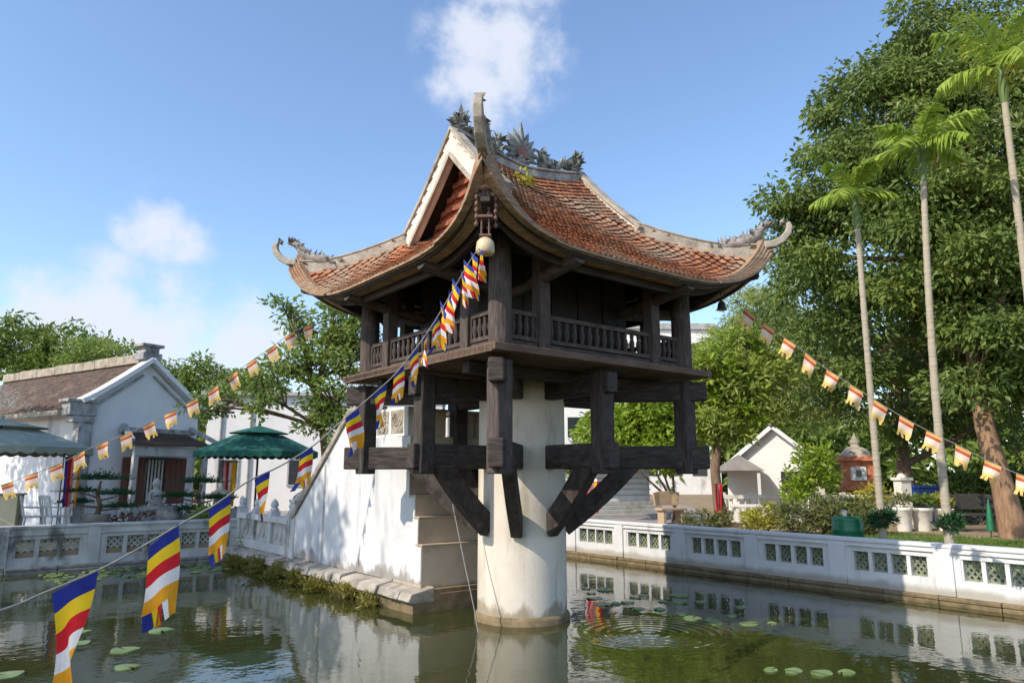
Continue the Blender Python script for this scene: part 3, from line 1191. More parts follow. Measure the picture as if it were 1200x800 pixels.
spikes(c, [(-.14, 0, 6.46), (0, 0, 6.44), (.14, 0, 6.46)], 40, .13, .05, rnd)
spikes(c, [(.12 * math.cos(a), .06, 6.60 + .12 * math.sin(a)) for a in (0, .8, 1.6, 2.4, 3.1)], 30, .12, .045, rnd)
c.build('sun_flames', 'ornament', sdn)

# weed rooted in the tiles near the ridge
wd = thing('roof_weed', 'small yellow flowering weed sprouting from the roof tiles below the ridge dragons', 'plant', W(-.30, -.42, roof_z(-.3, -.42, 'u') + .03))
n = 90
P = RNG.normal(size=(n, 3)) * np.array([.08, .08, .07]) + np.array([0, 0, .10])
V_, F_ = leaf_arrays(P, RNG.normal(size=(n, 3)) + np.array([0, 0, .4]), .07, .6)
np_mesh('foliage', V_, F_, 'leafgold', wd)
m = MB()
for k in range(5):
    m.tube([(0, 0, -.02), (random.uniform(-.08, .08), random.uniform(-.08, .08), .16)], [.006, .003], 4)
m.build('stem', 'bark', wd)

# bell hanging below the near corner
bx = W(-2.33, -2.33, 0)
bell = thing('hanging_bell', 'pale round bell in a rusty frame on beaded chains below the nearest roof corner', 'bell', (bx[0], bx[1], 4.08))
m = MB()
m.lathe([(.012, .20), (.03, .19), (.055, .165), (.085, .13), (.092, .08), (.094, .03), (.08, .005), (.055, 0)], 20, (0, 0, -.07))
m.build('bell_body', 'bellpale', bell)
m = MB()
for k in range(4):
    a = PI / 4 + k * PI / 2
    m.tube([(.055 * math.cos(a), .055 * math.sin(a), .11), (.05 * math.cos(a), .05 * math.sin(a), .30)], .009, 6)
m.box((0, 0, .31), (.15, .15, .025))
m.box((0, 0, .12), (.12, .12, .018))
m.build('bell_frame', 'rust', bell)
for (x, y) in ((-.09, -.02), (.10, .03), (.03, .09)):
    m = MB()
    for k in range(8):
        m.blob((x, y, .32 + .068 * k), (.021, .021, .03), random, 7, 5, .05)
    m.tube([(x, y, .22), (x, y, .86)], .006, 5)
    m.blob((x, y, .24), .026, random, 7, 5, .05)
    m.build('beaded_chain', 'rust', bell)
bx = W(1.97, -1.99, 4.12)
bell2 = thing('hanging_bell', 'little dark bell hanging below the right roof corner in front of pale wall', 'bell', bx)
m = MB()
m.lathe([(.01, .13), (.03, .12), (.05, .09), (.06, .03), (.075, 0)], 16)
m.build('bell_body', 'iron', bell2)
m = MB()
m.tube([(0, 0, .12), (0, 0, .34)], .007, 5)
m.build('hanger', 'iron', bell2)

# ------------------------------------------------------------------ stone staircase
st = thing('stone_staircase', 'whitewashed staircase with sloping parapets rising from the bank to the wooden pagoda', 'staircase', W(0, 5), PSI)
OY = 5.0      # local y = u - 5


def L_(v, u, z):
    return (v, u - OY, z)


LED = .30
# rough stone base with a ledge, slanting outwards
for s in (-1, 1):
    base = MB()
    nseg = 26
    rnd = random.Random(4)
    for i in range(nseg):
        u0 = 1.05 + (9.25 - 1.05) * i / nseg
        u1 = 1.05 + (9.25 - 1.05) * (i + 1) / nseg - .012
        j = rnd.uniform(-.02, .03)
        zt = LED + rnd.uniform(-.015, .02)
        base.prism([(.72, .135), (1.08 + j, .135), (1.15 + j, .17), (1.10 + j, zt - .02), (.72, zt + .05)],
                   lambda a, b, t: L_(s * a, t, b), u0, u1)
    base.build('base_ledge', 'ledge', st, .015)
    base = MB()
    base.span(L_(s * .72, 1.062, -.6), L_(s * 1.06, 9.24, .132))
    base.build('base_footing', 'brickbase', st, .01)
end = MB()
end.span(L_(-.715, 1.09, -.6), L_(.715, 1.3, LED))
end.span(L_(-1.03, 1.065, -.6), L_(1.03, 1.088, .24))
end.build('end_base', 'brickbase', st, .01)
body = MB()
# end wall in stepped courses towards the pillar
for (u0, z0, z1) in ((1.20, LED, .90), (1.30, .90, 1.28), (1.40, 1.28, 1.58), (1.57, 1.58, 2.45)):
    body.span(L_(-.855, u0, z0), L_(.855, u0 + .8, z1 - .003))
body.build('end_wall', 'stairshade', st, .008)
for (u0, z1) in ((1.185, .90), (1.285, 1.28), (1.385, 1.58)):
    m = MB()
    m.span(L_(-.868, u0 - .012, z1 - .022), L_(.868, u0 + .18, z1))
    m.build('end_cornice', 'stairshade', st, .006)
# side walls
slope = [(1.60, 1.6), (2.0, LED + .05), (5.90, LED + .05), (5.90, 1.06), (3.66, 2.86), (2.85, 2.86), (2.85, 2.45), (1.60, 2.45)]
side_poly = [(2.02, LED + .03), (5.90, LED + .03), (5.90, 1.06), (3.66, 2.86), (2.86, 2.86), (2.86, 2.45), (2.02, 2.45)]
for s in (-1, 1):
    m = MB()
    m.prism(side_poly, lambda a, b, t: L_(t, a, b), s * .62, s * .86)
    m.build('side_wall', 'stairplaster', st, .008)
    m = MB()
    stp = [(1.204, LED + .06), (2.02, LED + .06), (2.02, 2.44), (1.574, 2.44), (1.574, 1.54), (1.404, 1.54), (1.404, 1.24), (1.304, 1.24), (1.304, .86), (1.204, .86)]
    m.prism(stp, lambda a, b, t: L_(t, a, b), s * .8565, s * .8625)
    m.build('side_render', 'stairplaster', st)  # white coat for the sun-facing side; the tan end faces carry painted shade
    m = MB()
    m.sweep([L_(s * .74, 5.98, 1.07), L_(s * .74, 3.62, 2.95), L_(s * .74, 2.86, 2.95)], (.34, .10))
    m.build('parapet_coping', 'ledge', st, .01)
    m = MB()
    m.sweep([L_(s * .70, 5.93, 1.27), L_(s * .70, 3.58, 3.15)], (.12, .07))
    for t in (.05, .35, .65, .95):
        m.box(L_(s * .70, 5.93 - 2.35 * t, 1.17 + 1.88 * t), (.07, .07, .16))
    m.build('handrail', 'ledge', st, .006)
    m = MB()
    m.span(L_(s * .60, 5.86, LED), L_(s * .885, 6.10, 1.34))
    m.span(L_(s * .58, 5.84, 1.34), L_(s * .905, 6.12, 1.40))
    m.build('foot_post', 'oldplaster', st, .01)
    # landing parapet with carved panels
    m = MB()
    m.span(L_(s * .66, 1.72, 2.452), L_(s * .83, 2.84, 2.90))
    lp = m.build('landing_parapet', 'plaster', st, .01)
    for k in range(2):
        m = MB()
        rnd = random.Random(k)
        c0 = 2.05 + k * .46
        m.span(L_(s * .83, c0 - .19, 2.50), L_(s * .838, c0 + .19, 2.86))
        for q in range(9):
            a = rnd.uniform(0, 6.28)
            y0, z0 = c0 + rnd.uniform(-.13, .13), 2.68 + rnd.uniform(-.12, .12)
            m.tube([L_(s * .842, y0 + .045 * math.cos(a + h), z0 + .045 * math.sin(a + h)) for h in (0, .9, 1.8, 2.7, 3.6, 4.5)], .012, 5)
        m.build('carved_panel', 'ledge', lp)
    # dark vertical joint
    m = MB()
    m.span(L_(s * .86, 4.54, LED + .04), L_(s * .868, 4.60, 2.05))
    m.build('expansion_joint', 'pilaster', st)
m = MB()
nst = 13
for i in range(nst):
    u1 = 5.9 - (5.9 - 3.2) * i / nst
    z1 = LED + .05 + (2.46 - LED - .05) * (i + 1) / nst
    m.span(L_(-.618, 3.2 if i == nst - 1 else u1 - (5.9 - 3.2) / nst, LED + .02), L_(.618, u1, z1))
m.span(L_(-.618, 2.05, 2.2), L_(.618, 3.19, 2.46))
m.build('steps', 'greystone', st, .006)
for (v0, v1) in ((-.55, -.22), (-.02, .30), (.36, .6)):
    m = MB()
    m.span(L_(v0, 1.60, 2.452), L_(v1, 1.80, 2.82))
    m.span(L_(v0 - .02, 1.585, 2.82), L_(v1 + .02, 1.815, 2.87))
    m.build('end_parapet_block', ['stairshade'], st, .01)
# carved stone balustrade along the foot of the stair
for s in (-1, 1):
    bl = thing('stone_balustrade', 'grey carved balustrade at the foot of the white stair, %s' % ('left side' if s < 0 else 'far right side'), 'balustrade', W(s * .80, 7.65, LED), PSI)
    m = MB()
    m.span((-.11, -1.5, .03), (.11, 1.5, .20))
    m.span((-.12, -1.5, .62), (.12, 1.5, .74))
    bl_r = m.build('rails', 'oldplaster', bl, .01)
    for k in range(4):
        y = -1.5 + k
        m = MB()
        m.box((0, y, .42), (.20, .18, .84))
        m.lathe([(.085, 0), (.10, .03), (.06, .06), (.085, .12), (.06, .19), (.01, .24)], 12, (0, y, .84))
        m.build('baluster_post', 'oldplaster', bl, .01)
    for k in range(3):
        y = -1 + k
        m = MB()
        m.box((0, y, .41), (.07, .80, .42))
        for q in range(3):
            m.prism([(.10 * math.cos(a), .13 * math.sin(a)) for a in [PI * h / 6 for h in range(12)]],
                    lambda a, b, t, y=y, q=q: (t, y + (q - 1) * .25 + a, .41 + b), -.05, .05)
        m.build('carved_infill', 'greystone', bl)

# ------------------------------------------------------------------ fences round the pond
def lattice(kind):
    m = MB()
    w, h, t = .245, .30, .045
    if kind == 'green':
        for k in range(-3, 4):
            for sgn in (-1, 1):
                c = k * .085
                # diagonal bar clipped to the opening
                pts = []
                for i in range(25):
                    y = -w / 2 + w * i / 24
                    z = sgn * y * 1.2 + c * 1.25
                    if abs(z) <= h / 2:
                        pts.append((0, y, z))
                if len(pts) > 2:
                    m.sweep([pts[0], pts[-1]], (.026, t if sgn > 0 else t * .9), up=(1, 0, 0))
        m.span((-t / 2, -w / 2, -h / 2), (t / 2, -w / 2 + .018, h / 2))
        m.span((-t / 2, w / 2 - .018, -h / 2), (t / 2, w / 2, h / 2))
        m.span((-t / 2 + .003, -w / 2 + .018, h / 2 - .018), (t / 2 - .003, w / 2 - .018, h / 2))
        m.span((-t / 2 + .003, -w / 2 + .018, -h / 2), (t / 2 - .003, w / 2 - .018, -h / 2 + .018))
        return m
    w, h = .30, .33
    for k in range(-2, 3):
        for sgn in (-1, 1):
            pts = []
            for i in range(25):
                y = -w / 2 + w * i / 24
                z = sgn * y * 1.05 + k * .118
                if abs(z) <= h / 2:
                    pts.append((0, y, z))
            if len(pts) > 2:
                m.sweep([pts[0], pts[-1]], (.034, t if sgn > 0 else t * .9), up=(1, 0, 0))
    return m


LATT = {}


def fence(name, label, origin, rot, y0, y1, panels, nblk, kind, m_wall, m_base, ztop, zh0, zh1, bw, thick=.22, zb=.12):
    """wall along local y, pond on the -x side"""
    f = thing(name, label, 'fence wall', origin, rot)
    a, b = -thick / 2, thick / 2
    m = MB()
    nseg = int((y1 - y0) / .8)
    rnd = random.Random(2)
    for i in range(nseg):
        q0, q1 = y0 + (y1 - y0) * i / nseg, y0 + (y1 - y0) * (i + 1) / nseg - .008
        for (za, zc) in ((-.6, zb * .45), (zb * .45 + .006, zb)):
            m.span((a - .05 - rnd.uniform(0, .03), q0, za), (b + .05, q1, zc))
    m.build('footing', m_base, f, .012)
    m = MB()
    m.span((a, y0, zb + .002), (b, y1, zh0))
    m.span((a, y0, zh1), (b, y1, ztop - .06))
    cur = y0
    for (p0, p1) in panels:
        m.span((a, cur, zh0), (b, p0, zh1))
        cur = p1
    m.span((a, cur, zh0), (b, y1, zh1))
    m.build('wall', m_wall, f)
    m = MB()
    m.span((a - .025, y0, ztop - .058), (b + .025, y1, ztop))
    m.build('coping', m_wall, f, .012)
    # piers between panels and panel frames
    cur = None
    prev = y0
    for (p0, p1) in panels + [(y1, y1)]:
        c = (prev + p0) / 2
        if p0 - prev > .3:
            pm = MB()
            hw = min(.19, (p0 - prev) / 2 - .09)
            pm.span((a - .035, c - hw, zb + .005), (a - .002, c + hw, ztop - .065))
            pm.build('pier', m_wall, f, .006)
        prev = p1
    for (p0, p1) in panels:
        pf = MB()
        pf.span((a - .03, p0 - .09, zh1 + .075), (a - .002, p1 + .09, zh1 + .105))      # hood line over the openings
        step = (p1 - p0) / nblk
        for i in range(nblk + 1):
            y = p0 + step * i
            hw = (step - bw) / 2
            ya, yb = max(y - hw, p0), min(y + hw, p1)
            pf.span((a + .012, ya, zh0 + .001), (b - .012, yb, zh1 - .001))
        pn = pf.build('panel', m_wall, f, .004)
        for i in range(nblk):
            y = p0 + step * (i + .5)
            if kind not in LATT:
                LATT[kind] = lattice(kind).build('ceramic_block', 'ceramic' if kind == 'green' else 'oldceramic', pn, loc=(0, y, (zh0 + zh1) / 2))
            else:
                copy_part(LATT[kind], pn, (0, y, (zh0 + zh1) / 2))
    return f


FV = 5.62
pan = []
for (c0, c1) in ((-8.25, -7.05), (-6.63, -5.43), (-5.0, -3.80 + .0), (-3.36 - .0, -2.16)):
    pass
ys = [(-7.97, -6.79), (-6.35, -5.17), (-4.50, -3.32), (-2.88, -1.70), (-1.23, -.05), (.38, 1.57), (2.04, 3.26), (3.68, 4.76), (5.20, 6.30), (6.75, 7.85)]
fence('pond_fence', 'low white wall with green latticed openings along the right side of the pond', W(FV, 0), PSI, -9.5, 9.2, ys, 4, 'green',
      'fencewhite', 'brickbase', .86, .36, .66, .235)
# left bank wall: local y = -v
ys2 = [(-4.8, -3.6), (-3.2, -2.0)]
lys = [(.98, 2.08), (2.38, 3.52), (3.92, 5.06), (5.46, 6.60)]
fence('bank_wall', 'weathered grey wall with pale latticed openings on the bank left of the stair', W(0, 9.28), PSI + PI / 2, .85, 9.5, lys, 3, 'pale',
      'oldplaster', 'rock', .90, .30, .64, .30)
fence('bank_wall', 'weathered grey latticed wall on the far bank behind the white pillar', W(0, 9.28), PSI + PI / 2, -5.5, -.85, [(-4.9, -3.76), (-3.36, -2.22)], 3, 'pale',
      'oldplaster', 'rock', .90, .30, .64, .30)

# ------------------------------------------------------------------ temple with a gabled side on the left bank
TB = math.atan2(.85, .53)
tem = thing('temple_hall', 'old temple hall with grey white gable, brown tiled roof and small porch on left bank', 'temple', (-12.0, 9.5, GZ), TB)
# local x along the gable, local y along the ridge (away); gable face at y = 0, local -y is the front
GW, EZ, AZ, LEN = 3.5, 3.35, 4.72, 9.0


def tg(x):       # gable outline, shallow concave rise
    q = 1 - abs(x - GW / 2) / (GW / 2)
    return EZ + (AZ - EZ) * (q ** 1.12)


m = MB()
xs = [GW * i / 20 for i in range(21)]
m.prism([(0, 0)] + [(x, tg(x)) for x in xs] + [(GW, 0)], lambda a, b, t: (a, t, b), 0, .25)
m.build('gable_wall', 'wallshade', tem)
m = MB()
for i in range(6):
    m.span((.02, .255 + i * 1.45, 0), (.22, .255 + i * 1.45 + 1.44, EZ - .05))
m.build('side_wall', 'wallshade', tem)
m = MB()
m.span((GW - .22, .255, 0), (GW - .02, LEN, EZ - .05))
m.span((.23, LEN - .2, 0), (GW - .23, LEN, EZ - .05))
m.build('rear_wall', 'wallshade', tem)
for hs in (-1, 1):
    m = MB()
    path = [(GW / 2 + hs * (GW / 2 + .14) * (1 - i / 12), -.06, tg(GW / 2 + hs * GW / 2 * (1 - i / 12)) + .10) for i in range(13)]
    m.sweep(path, (.42, .13))
    m.build('verge', 'wallshade', tem, .01)
    m = MB()
    m.sweep([(q[0], -.03, q[2] - .34) for q in path[1:12]], (.08, .05))
    m.build('verge_moulding', 'pilaster', tem)
# pilaster, shoulder and ridge end block
m = MB()
m.span((-.12, -.10, 0), (.26, .20, EZ - .3))
m.build('pilaster', 'pilaster', tem, .01)
m = MB()
m.span((-.42, -.14, EZ - .30), (.30, .30, EZ + .05))
m.span((-.50, -.18, EZ + .053), (.36, .34, EZ + .14))
m.span((-.30, -.12, EZ - .48), (.28, .26, EZ - .303))
m.build('shoulder_block', 'pilaster', tem, .015)
m = MB()
cx = GW / 2
m.span((cx - .30, -.16, AZ + .10), (cx + .30, .30, AZ + .30))
m.span((cx - .22, -.12, AZ + .303), (cx + .22, .26, AZ + .48))
m.span((cx - .34, -.18, AZ + .483), (cx + .34, .32, AZ + .57))
m.build('ridge_end', 'pilaster', tem, .015)
# roof with rows of tiles on the visible slope
for hs in (-1, 1):
    V, F = [], []
    nr, nc = 26, 70
    for i in range(nr):
        q0 = i / nr
        for j in range(nc):
            y = .30 + (LEN - .3) * (j + (.5 if i % 2 else 0)) / nc
            xa = cx + hs * (cx + .45) * (1 - q0)
            xb = cx + hs * (cx + .45) * (1 - q0 - 1.25 / nr)
            za = tg(min(max(xa, 0), GW)) - max(0, abs(xa - cx) - cx) * .45 + .10 + random.uniform(0, .012)
            zb = tg(min(max(xb, 0), GW)) - max(0, abs(xb - cx) - cx) * .45 + .07
            w = (LEN - .3) / nc * .48
            b = len(V)
            V += [(xa, y - w, za), (xa, y + w, za), (xb, y + w, zb), (xb, y - w, zb), (xa, y - w, za - .03), (xa, y + w, za - .03)]
            F += [(b, b + 1, b + 2, b + 3), (b + 4, b + 5, b + 1, b)]
    mb = MB()
    mb.v, mb.f, mb.mi, mb.sm = V, F, [0] * len(F), [False] * len(F)
    mb.build('tiled_slope', 'browntile', tem)
m = MB()
for i in range(7):
    y0 = .3 + (LEN - .3) * i / 7
    m.span((cx - .16, y0, AZ + .02), (cx + .16, y0 + (LEN - .3) / 7 - .01, AZ + .30 + .02 * (i % 2)))
m.build('ridge', 'mortar', tem, .02)
m = MB()
m.span((-.52, .3, EZ - .30), (-.40, LEN, EZ - .16))
m.build('eave_board', 'mortar', tem, .01)
# porch on the gable side
m = MB()
for i in range(9):
    q = i / 9
    m.span((.95 + .02 * i, -1.05 + .11 * i, 2.28 + .035 * i), (3.35 - .02 * i, -1.05 + .11 * (i + 1) + .03, 2.34 + .035 * i))
pr = m.build('porch_roof', 'browntile', tem, .006)
m = MB()
m.span((1.0, -.22, 2.66), (3.3, -.02, 2.80))
m.sweep([(.82, -1.1, 2.40), (1.1, -.1, 2.86)], (.16, .10))
m.sweep([(3.48, -1.1, 2.40), (3.2, -.1, 2.86)], (.16, .10))
m.build('porch_ridge', 'pilaster', pr, .01)
m = MB()
m.span((1.0, -.95, 1.98), (3.3, -.84, 2.24))
m.span((1.0, -.95, 0), (1.14, -.82, 1.975))
m.span((3.16, -.95, 0), (3.3, -.82, 1.975))
m.build('porch_frame', 'oldplaster', tem, .01)
m = MB()
m.span((1.16, -.30, .02), (3.14, -.12, .62))
m.build('porch_dwarf_wall', 'wallshade', tem, .01)
for (x0, x1) in ((1.17, 1.84), (2.46, 3.13)):
    m = MB()
    for k in range(4):
        a = x0 + (x1 - x0) * k / 4
        m.span((a, -.16, .625), (a + (x1 - x0) / 4 - .01, -.10 + .01 * (k % 2), 1.96))
    m.build('door_leaf', 'door', tem)
m = MB()
m.span((1.86, -.10, .625), (2.44, -.02, 1.96))
wn_ = m.build('window', 'glassdark', tem)
m = MB()
for k in range(5):
    m.span((1.93 + .105 * k, -.145, .70), (1.965 + .105 * k, -.105, 1.90))
m.build('window_bars', 'fencewhite', wn_)

# white two storey building behind the thin tree
wb_ = thing('white_building', 'plain pale building with long white wall standing behind the teal parasol and thin tree', 'building', (-9.6, 20.5, GZ), .12)
m = MB()
m.span((-3.6, 0, 0), (6.2, 6, 4.75))
m.build('wall', 'wallwarm', wb_)
m = MB()
m.span((-3.85, -.25, 4.753), (6.4, 6.2, 4.92))
m.build('roof_slab', 'greystone', wb_, .02)
for k, (x, z) in enumerate(((-2.6, 1.0), (.2, 1.0), (3.2, 1.0))):
    m = MB()
    m.span((x - .42, -.06, z), (x + .42, -.003, z + 1.15))
    w_ = m.build('window_frame', 'oldplaster', wb_, .01)
    m = MB()
    m.span((x - .34, -.08, z + .08), (x + .34, -.063, z + 1.07))
    m.build('pane', 'glassdark', w_)
for x in (-3.0, -1.8, 1.4):
    m = MB()
    m.tube([(x, -.06, .1), (x, -.06, 4.7)], .05, 8)
    m.build('downpipe', 'greystone', wb_)

# ------------------------------------------------------------------ parasols, chairs and stall on the left
def parasol(loc, rim, h_rim, h_top, m_c, label, tiers=True, rot=0.0):
    t = thing('patio_parasol', label, 'parasol', loc, rot)
    m = MB()
    m.tube([(0, 0, 0), (0, 0, h_top - .05)], .03, 10)
    m.build('pole', 'iron', t)
    m = MB()
    m.lathe([(.28, 0), (.28, .05), (.06, .09), (.05, .3)], 20)
    m.build('base', 'greystone', t)
    n = 8
    ring = lambda r, z, k: (r * math.cos(2 * PI * k / n + PI / 8), r * math.sin(2 * PI * k / n + PI / 8), z)
    m = MB()
    zi = h_rim + (h_top - h_rim) * .62
    ri = rim * .40
    V, F = [], []
    for k in range(n):
        a0, a1 = ring(rim, h_rim, k), ring(rim, h_rim, k + 1)
        b0, b1 = ring(ri, zi, k), ring(ri, zi, k + 1)
        mid = [(a0[i] + a1[i]) / 2 * (.985 if i < 2 else 1) for i in range(3)]
        m.add([a0, mid, a1, b1, b0], [(0, 1, 2, 3, 4)])
    cn = m.build('canopy', m_c, t)
    m = MB()
    for k in range(n):
        b0, b1 = ring(ri * 1.22, zi + .05, k), ring(ri * 1.22, zi + .05, k + 1)
        m.add([b0, b1, (0, 0, h_top)], [(0, 1, 2)])
    m.build('top_vent', m_c, t)
    m = MB()
    m.lathe([(.03, 0), (.045, .03), (.02, .08), (.005, .14)], 10, (0, 0, h_top - .01))
    m.build('finial', m_c, t)
    m = MB()
    for k in range(n):          # scalloped valance
        a0, a1 = Vector(ring(rim, h_rim, k)), Vector(ring(rim, h_rim, k + 1))
        q = 6
        for j in range(q):
            p0, p1 = a0.lerp(a1, j / q), a0.lerp(a1, (j + 1) / q)
            pts = [p0, p1]
            for h in range(5):
                s_ = 1 - h / 4
                c = p0.lerp(p1, s_)
                pts.append(c - Vector((0, 0, .12 + .05 * math.sin(PI * s_))))
            m.add(pts, [tuple(range(7))])
    m.build('valance', m_c, t)
    for k in range(n):
        m = MB()
        a0 = ring(rim * .98, h_rim - .01, k)
        m.sweep([(0, 0, h_top - .25), (a0[0], a0[1], a0[2])], (.016, .02))
        m.build('rib', 'iron', t)
    return t


parasol((-7.3, 10.0, GZ), 1.72, 2.08, 2.82, 'canvas', 'teal green parasol with scalloped edge and raised top left of the white stair', rot=.3)
parasol((-12.1, 6.6, GZ), 2.05, 2.08, 2.75, 'canvaspale', 'bleached grey green parasol at left edge in front of the temple', rot=.55)

def chair(loc, rot, label):
    t = thing('plastic_chair', label, 'chair', loc, rot, 'plastic chairs under the left parasol')
    m = MB()
    m.box((0, 0, .43), (.44, .44, .03))
    m.build('seat', 'plasticwhite', t, .01)
    for sx in (-1, 1):
        for sy in (-1, 1):
            m = MB()
            m.sweep([(sx * .19, sy * .18, .42), (sx * .23, sy * .23, 0)], (.045, .045))
            m.build('leg', 'plasticwhite', t, .006)
    m = MB()
    for sx in (-1, 1):
        m.sweep([(sx * .20, .20, .43), (sx * .21, .30, .88)], (.05, .035))
    m.sweep([(-.21, .30, .86), (.21, .30, .86)], (.03, .08))
    for k in range(3):
        m.sweep([(-.1 + .1 * k, .215, .45), (-.1 + .1 * k, .29, .83)], (.05, .015))
    m.build('backrest', 'plasticwhite', t, .006)
    for sx in (-1, 1):
        m = MB()
        m.sweep([(sx * .22, .24, .64), (sx * .24, -.20, .62), (sx * .23, -.22, .44)], (.045, .025))
        m.build('armrest', 'plasticwhite', t, .005)
    return t


chair((-10.95, 6.35, GZ + .12), 2.3, 'pale plastic armchair nearer the cream counter under the left parasol')
chair((-10.50, 6.45, GZ + .12), 2.6, 'pale plastic armchair beside the hanging banner under the left parasol')
ct = thing('counter', 'cream painted counter at the left edge beside the plastic chairs', 'counter', (-11.75, 6.1, GZ), .35)
m = MB()
m.span((-.6, -.25, 0), (.55, .25, 1.02))
m.build('body', 'cream', ct, .01)
m = MB()
m.span((-.65, -.3, 1.023), (.6, .3, 1.06))
m.build('top', 'benchwood', ct, .008)
# raised bed with rocks, bonsai and small plants
rb = thing('planting_bed', 'low stone edged bed on the left bank holding reddish plants', 'planter', (-9.6, 7.2, GZ), TB)
m = MB()
rnd = random.Random(5)
for i in range(10):
    m.box((-.7 + .42 * i, -.55 + rnd.uniform(-.04, .04), .13), (.40, .22, .28 + rnd.uniform(-.05, .06)), Matrix.Rotation(rnd.uniform(-.1, .1), 3, 'Z'))
m.build('edging', 'rock', rb, .03)
m = MB()
m.box((1.2, 0.1, .10), (3.9, 1.05, .20))
m.build('bed_soil', 'soil', rb, .02)
P, L, C = crown_points([(.2 + .5 * i, -.05 + .1 * (i % 2), .30, .26) for i in range(6)], 12, 30, .13, 0)
V_, F_ = leaf_arrays(P, L + np.array([0, 0, .5]), .10, .4)
np_mesh('bedding_leaves', V_, F_, 'leafred', rb)

def rockpile(name, label, loc, n, spread, size):
    t = thing(name, label, 'rocks', loc, 0)
    rnd = random.Random(n)
    for i in range(n):
        m = MB()
        r = size * rnd.uniform(.6, 1.25)
        m.blob((0, 0, 0), (r, r * .85, r * .9), rnd, 8, 6, .22)
        m.build('boulder', 'rock', t, loc=(rnd.uniform(-spread, spread), rnd.uniform(-.3, .3), r * .5 + (r * .9 if rnd.random() < .35 else 0)))
    return t


rockpile('rockery', 'grey rockery stones heaped before the temple porch', (-8.9, 7.7, GZ + .02), 11, .9, .30)
rockpile('rockery', 'dark rocks piled against the bank beside the teal parasol', (-7.4, 8.2, GZ), 8, .7, .26)

def bonsai(loc, rot, label, pads, s=1.0):
    t = thing('bonsai_tree', label, 'bonsai', loc, rot)
    m = MB()
    m.lathe([(.20, 0), (.26, .03), (.30, .20), (.32, .22), (.28, .22), (.26, .17), (.01, .17)], 18)
    m.build('pot', 'greystone', t)
    m = MB()
    m.tube([(0, 0, .15), (.05, .02, .4 * s), (-.05, .03, .7 * s), (.03, 0, .98 * s)], [.07, .055, .045, .02], 8)
    for (x, y, z, r) in pads:
        limb(m, (0, .02, z * .8), (x, y, z - .02), .03, .012, .1, 6, 5)
    m.build('trunk', 'bark', t)
    PP, LL = [], []
    for (x, y, z, r) in pads:
        n = int(2100 * r)
        d = RNG.normal(size=(n, 3)) * np.array([r * .5, r * .5, r * .15])
        d[:, 2] = np.abs(d[:, 2]) * (1 - .45 * np.minimum(1, (d[:, 0] ** 2 + d[:, 1] ** 2) / (r * r)))
        PP.append(np.array([x, y, z]) + d)
        LL.append(unit(d + 1e-3) + np.array([0, 0, .7]) + RNG.normal(size=(n, 3)) * .4)
    V, F = leaf_arrays(np.concatenate(PP), np.concatenate(LL), .06, .35)
    np_mesh('needle_pads', V, F, 'leafpine', t)
    return t


bonsai((-9.9, 7.0, GZ + .35), 0, 'trained bonsai with stacked green pads in front of the temple gable', [(0.02, 0, 1.0, .52), (-.45, 0, .72, .36), (.42, .05, .66, .42), (-.6, .1, .46, .34), (.55, 0, .36, .36)])
bonsai((-7.95, 8.0, GZ + .25), .6, 'trained bonsai with dark pads just left of the teal parasol pole', [(0.0, 0, 1.02, .50), (-.45, .1, .68, .42), (.4, 0, .62, .40), (-.3, 0, .36, .42), (.5, .1, .3, .4)])

def lantern(loc, label):
    t = thing('stone_lantern', label, 'stone lantern', loc, 0)
    m = MB()
    m.lathe([(.26, 0), (.26, .10), (.12, .16), (.10, .55), (.2, .62)], 8)
    m.build('pedestal', 'greystone', t)
    m = MB()
    m.lathe([(.16, .62), (.16, .86)], 6)
    m.build('light_chamber', 'greystone', t)
    m = MB()
    m.lathe([(.34, .84), (.30, .92), (.10, 1.06), (.07, 1.08), (.10, 1.16), (.02, 1.30)], 6)
    m.build('cap', 'greystone', t)
    return t


lantern((-7.85, 9.0, GZ + .05), 'small pale stone lantern between the dark bonsai and pink banner')
lantern((-5.75, 9.4, GZ + .0), 'grey stone lantern standing right of the teal parasol by the stair foot')
sv = thing('stone_statue', 'weathered seated stone figure before the temple porch', 'statue', (-9.35, 8.6, GZ + .1), TB)
m = MB()
m.box((0, 0, .22), (.5, .4, .44))
m.build('plinth', 'greystone', sv, .02)
m = MB()
m.lathe([(.24, .44), (.25, .54), (.16, .64), (.15, .80), (.17, .92), (.09, 1.0), (.06, 1.03), (.095, 1.10), (.10, 1.17), (.06, 1.25), (.01, 1.28)], 14)
for sg in (-1, 1):
    m.tube([(sg * .16, -.02, .92), (sg * .21, -.06, .76), (sg * .10, -.18, .64)], [.055, .05, .04], 8)
    m.tube([(sg * .10, -.02, .53), (sg * .27, -.14, .52), (sg * .05, -.24, .50)], [.09, .08, .06], 8)
m.build('figure', 'greystone', sv)

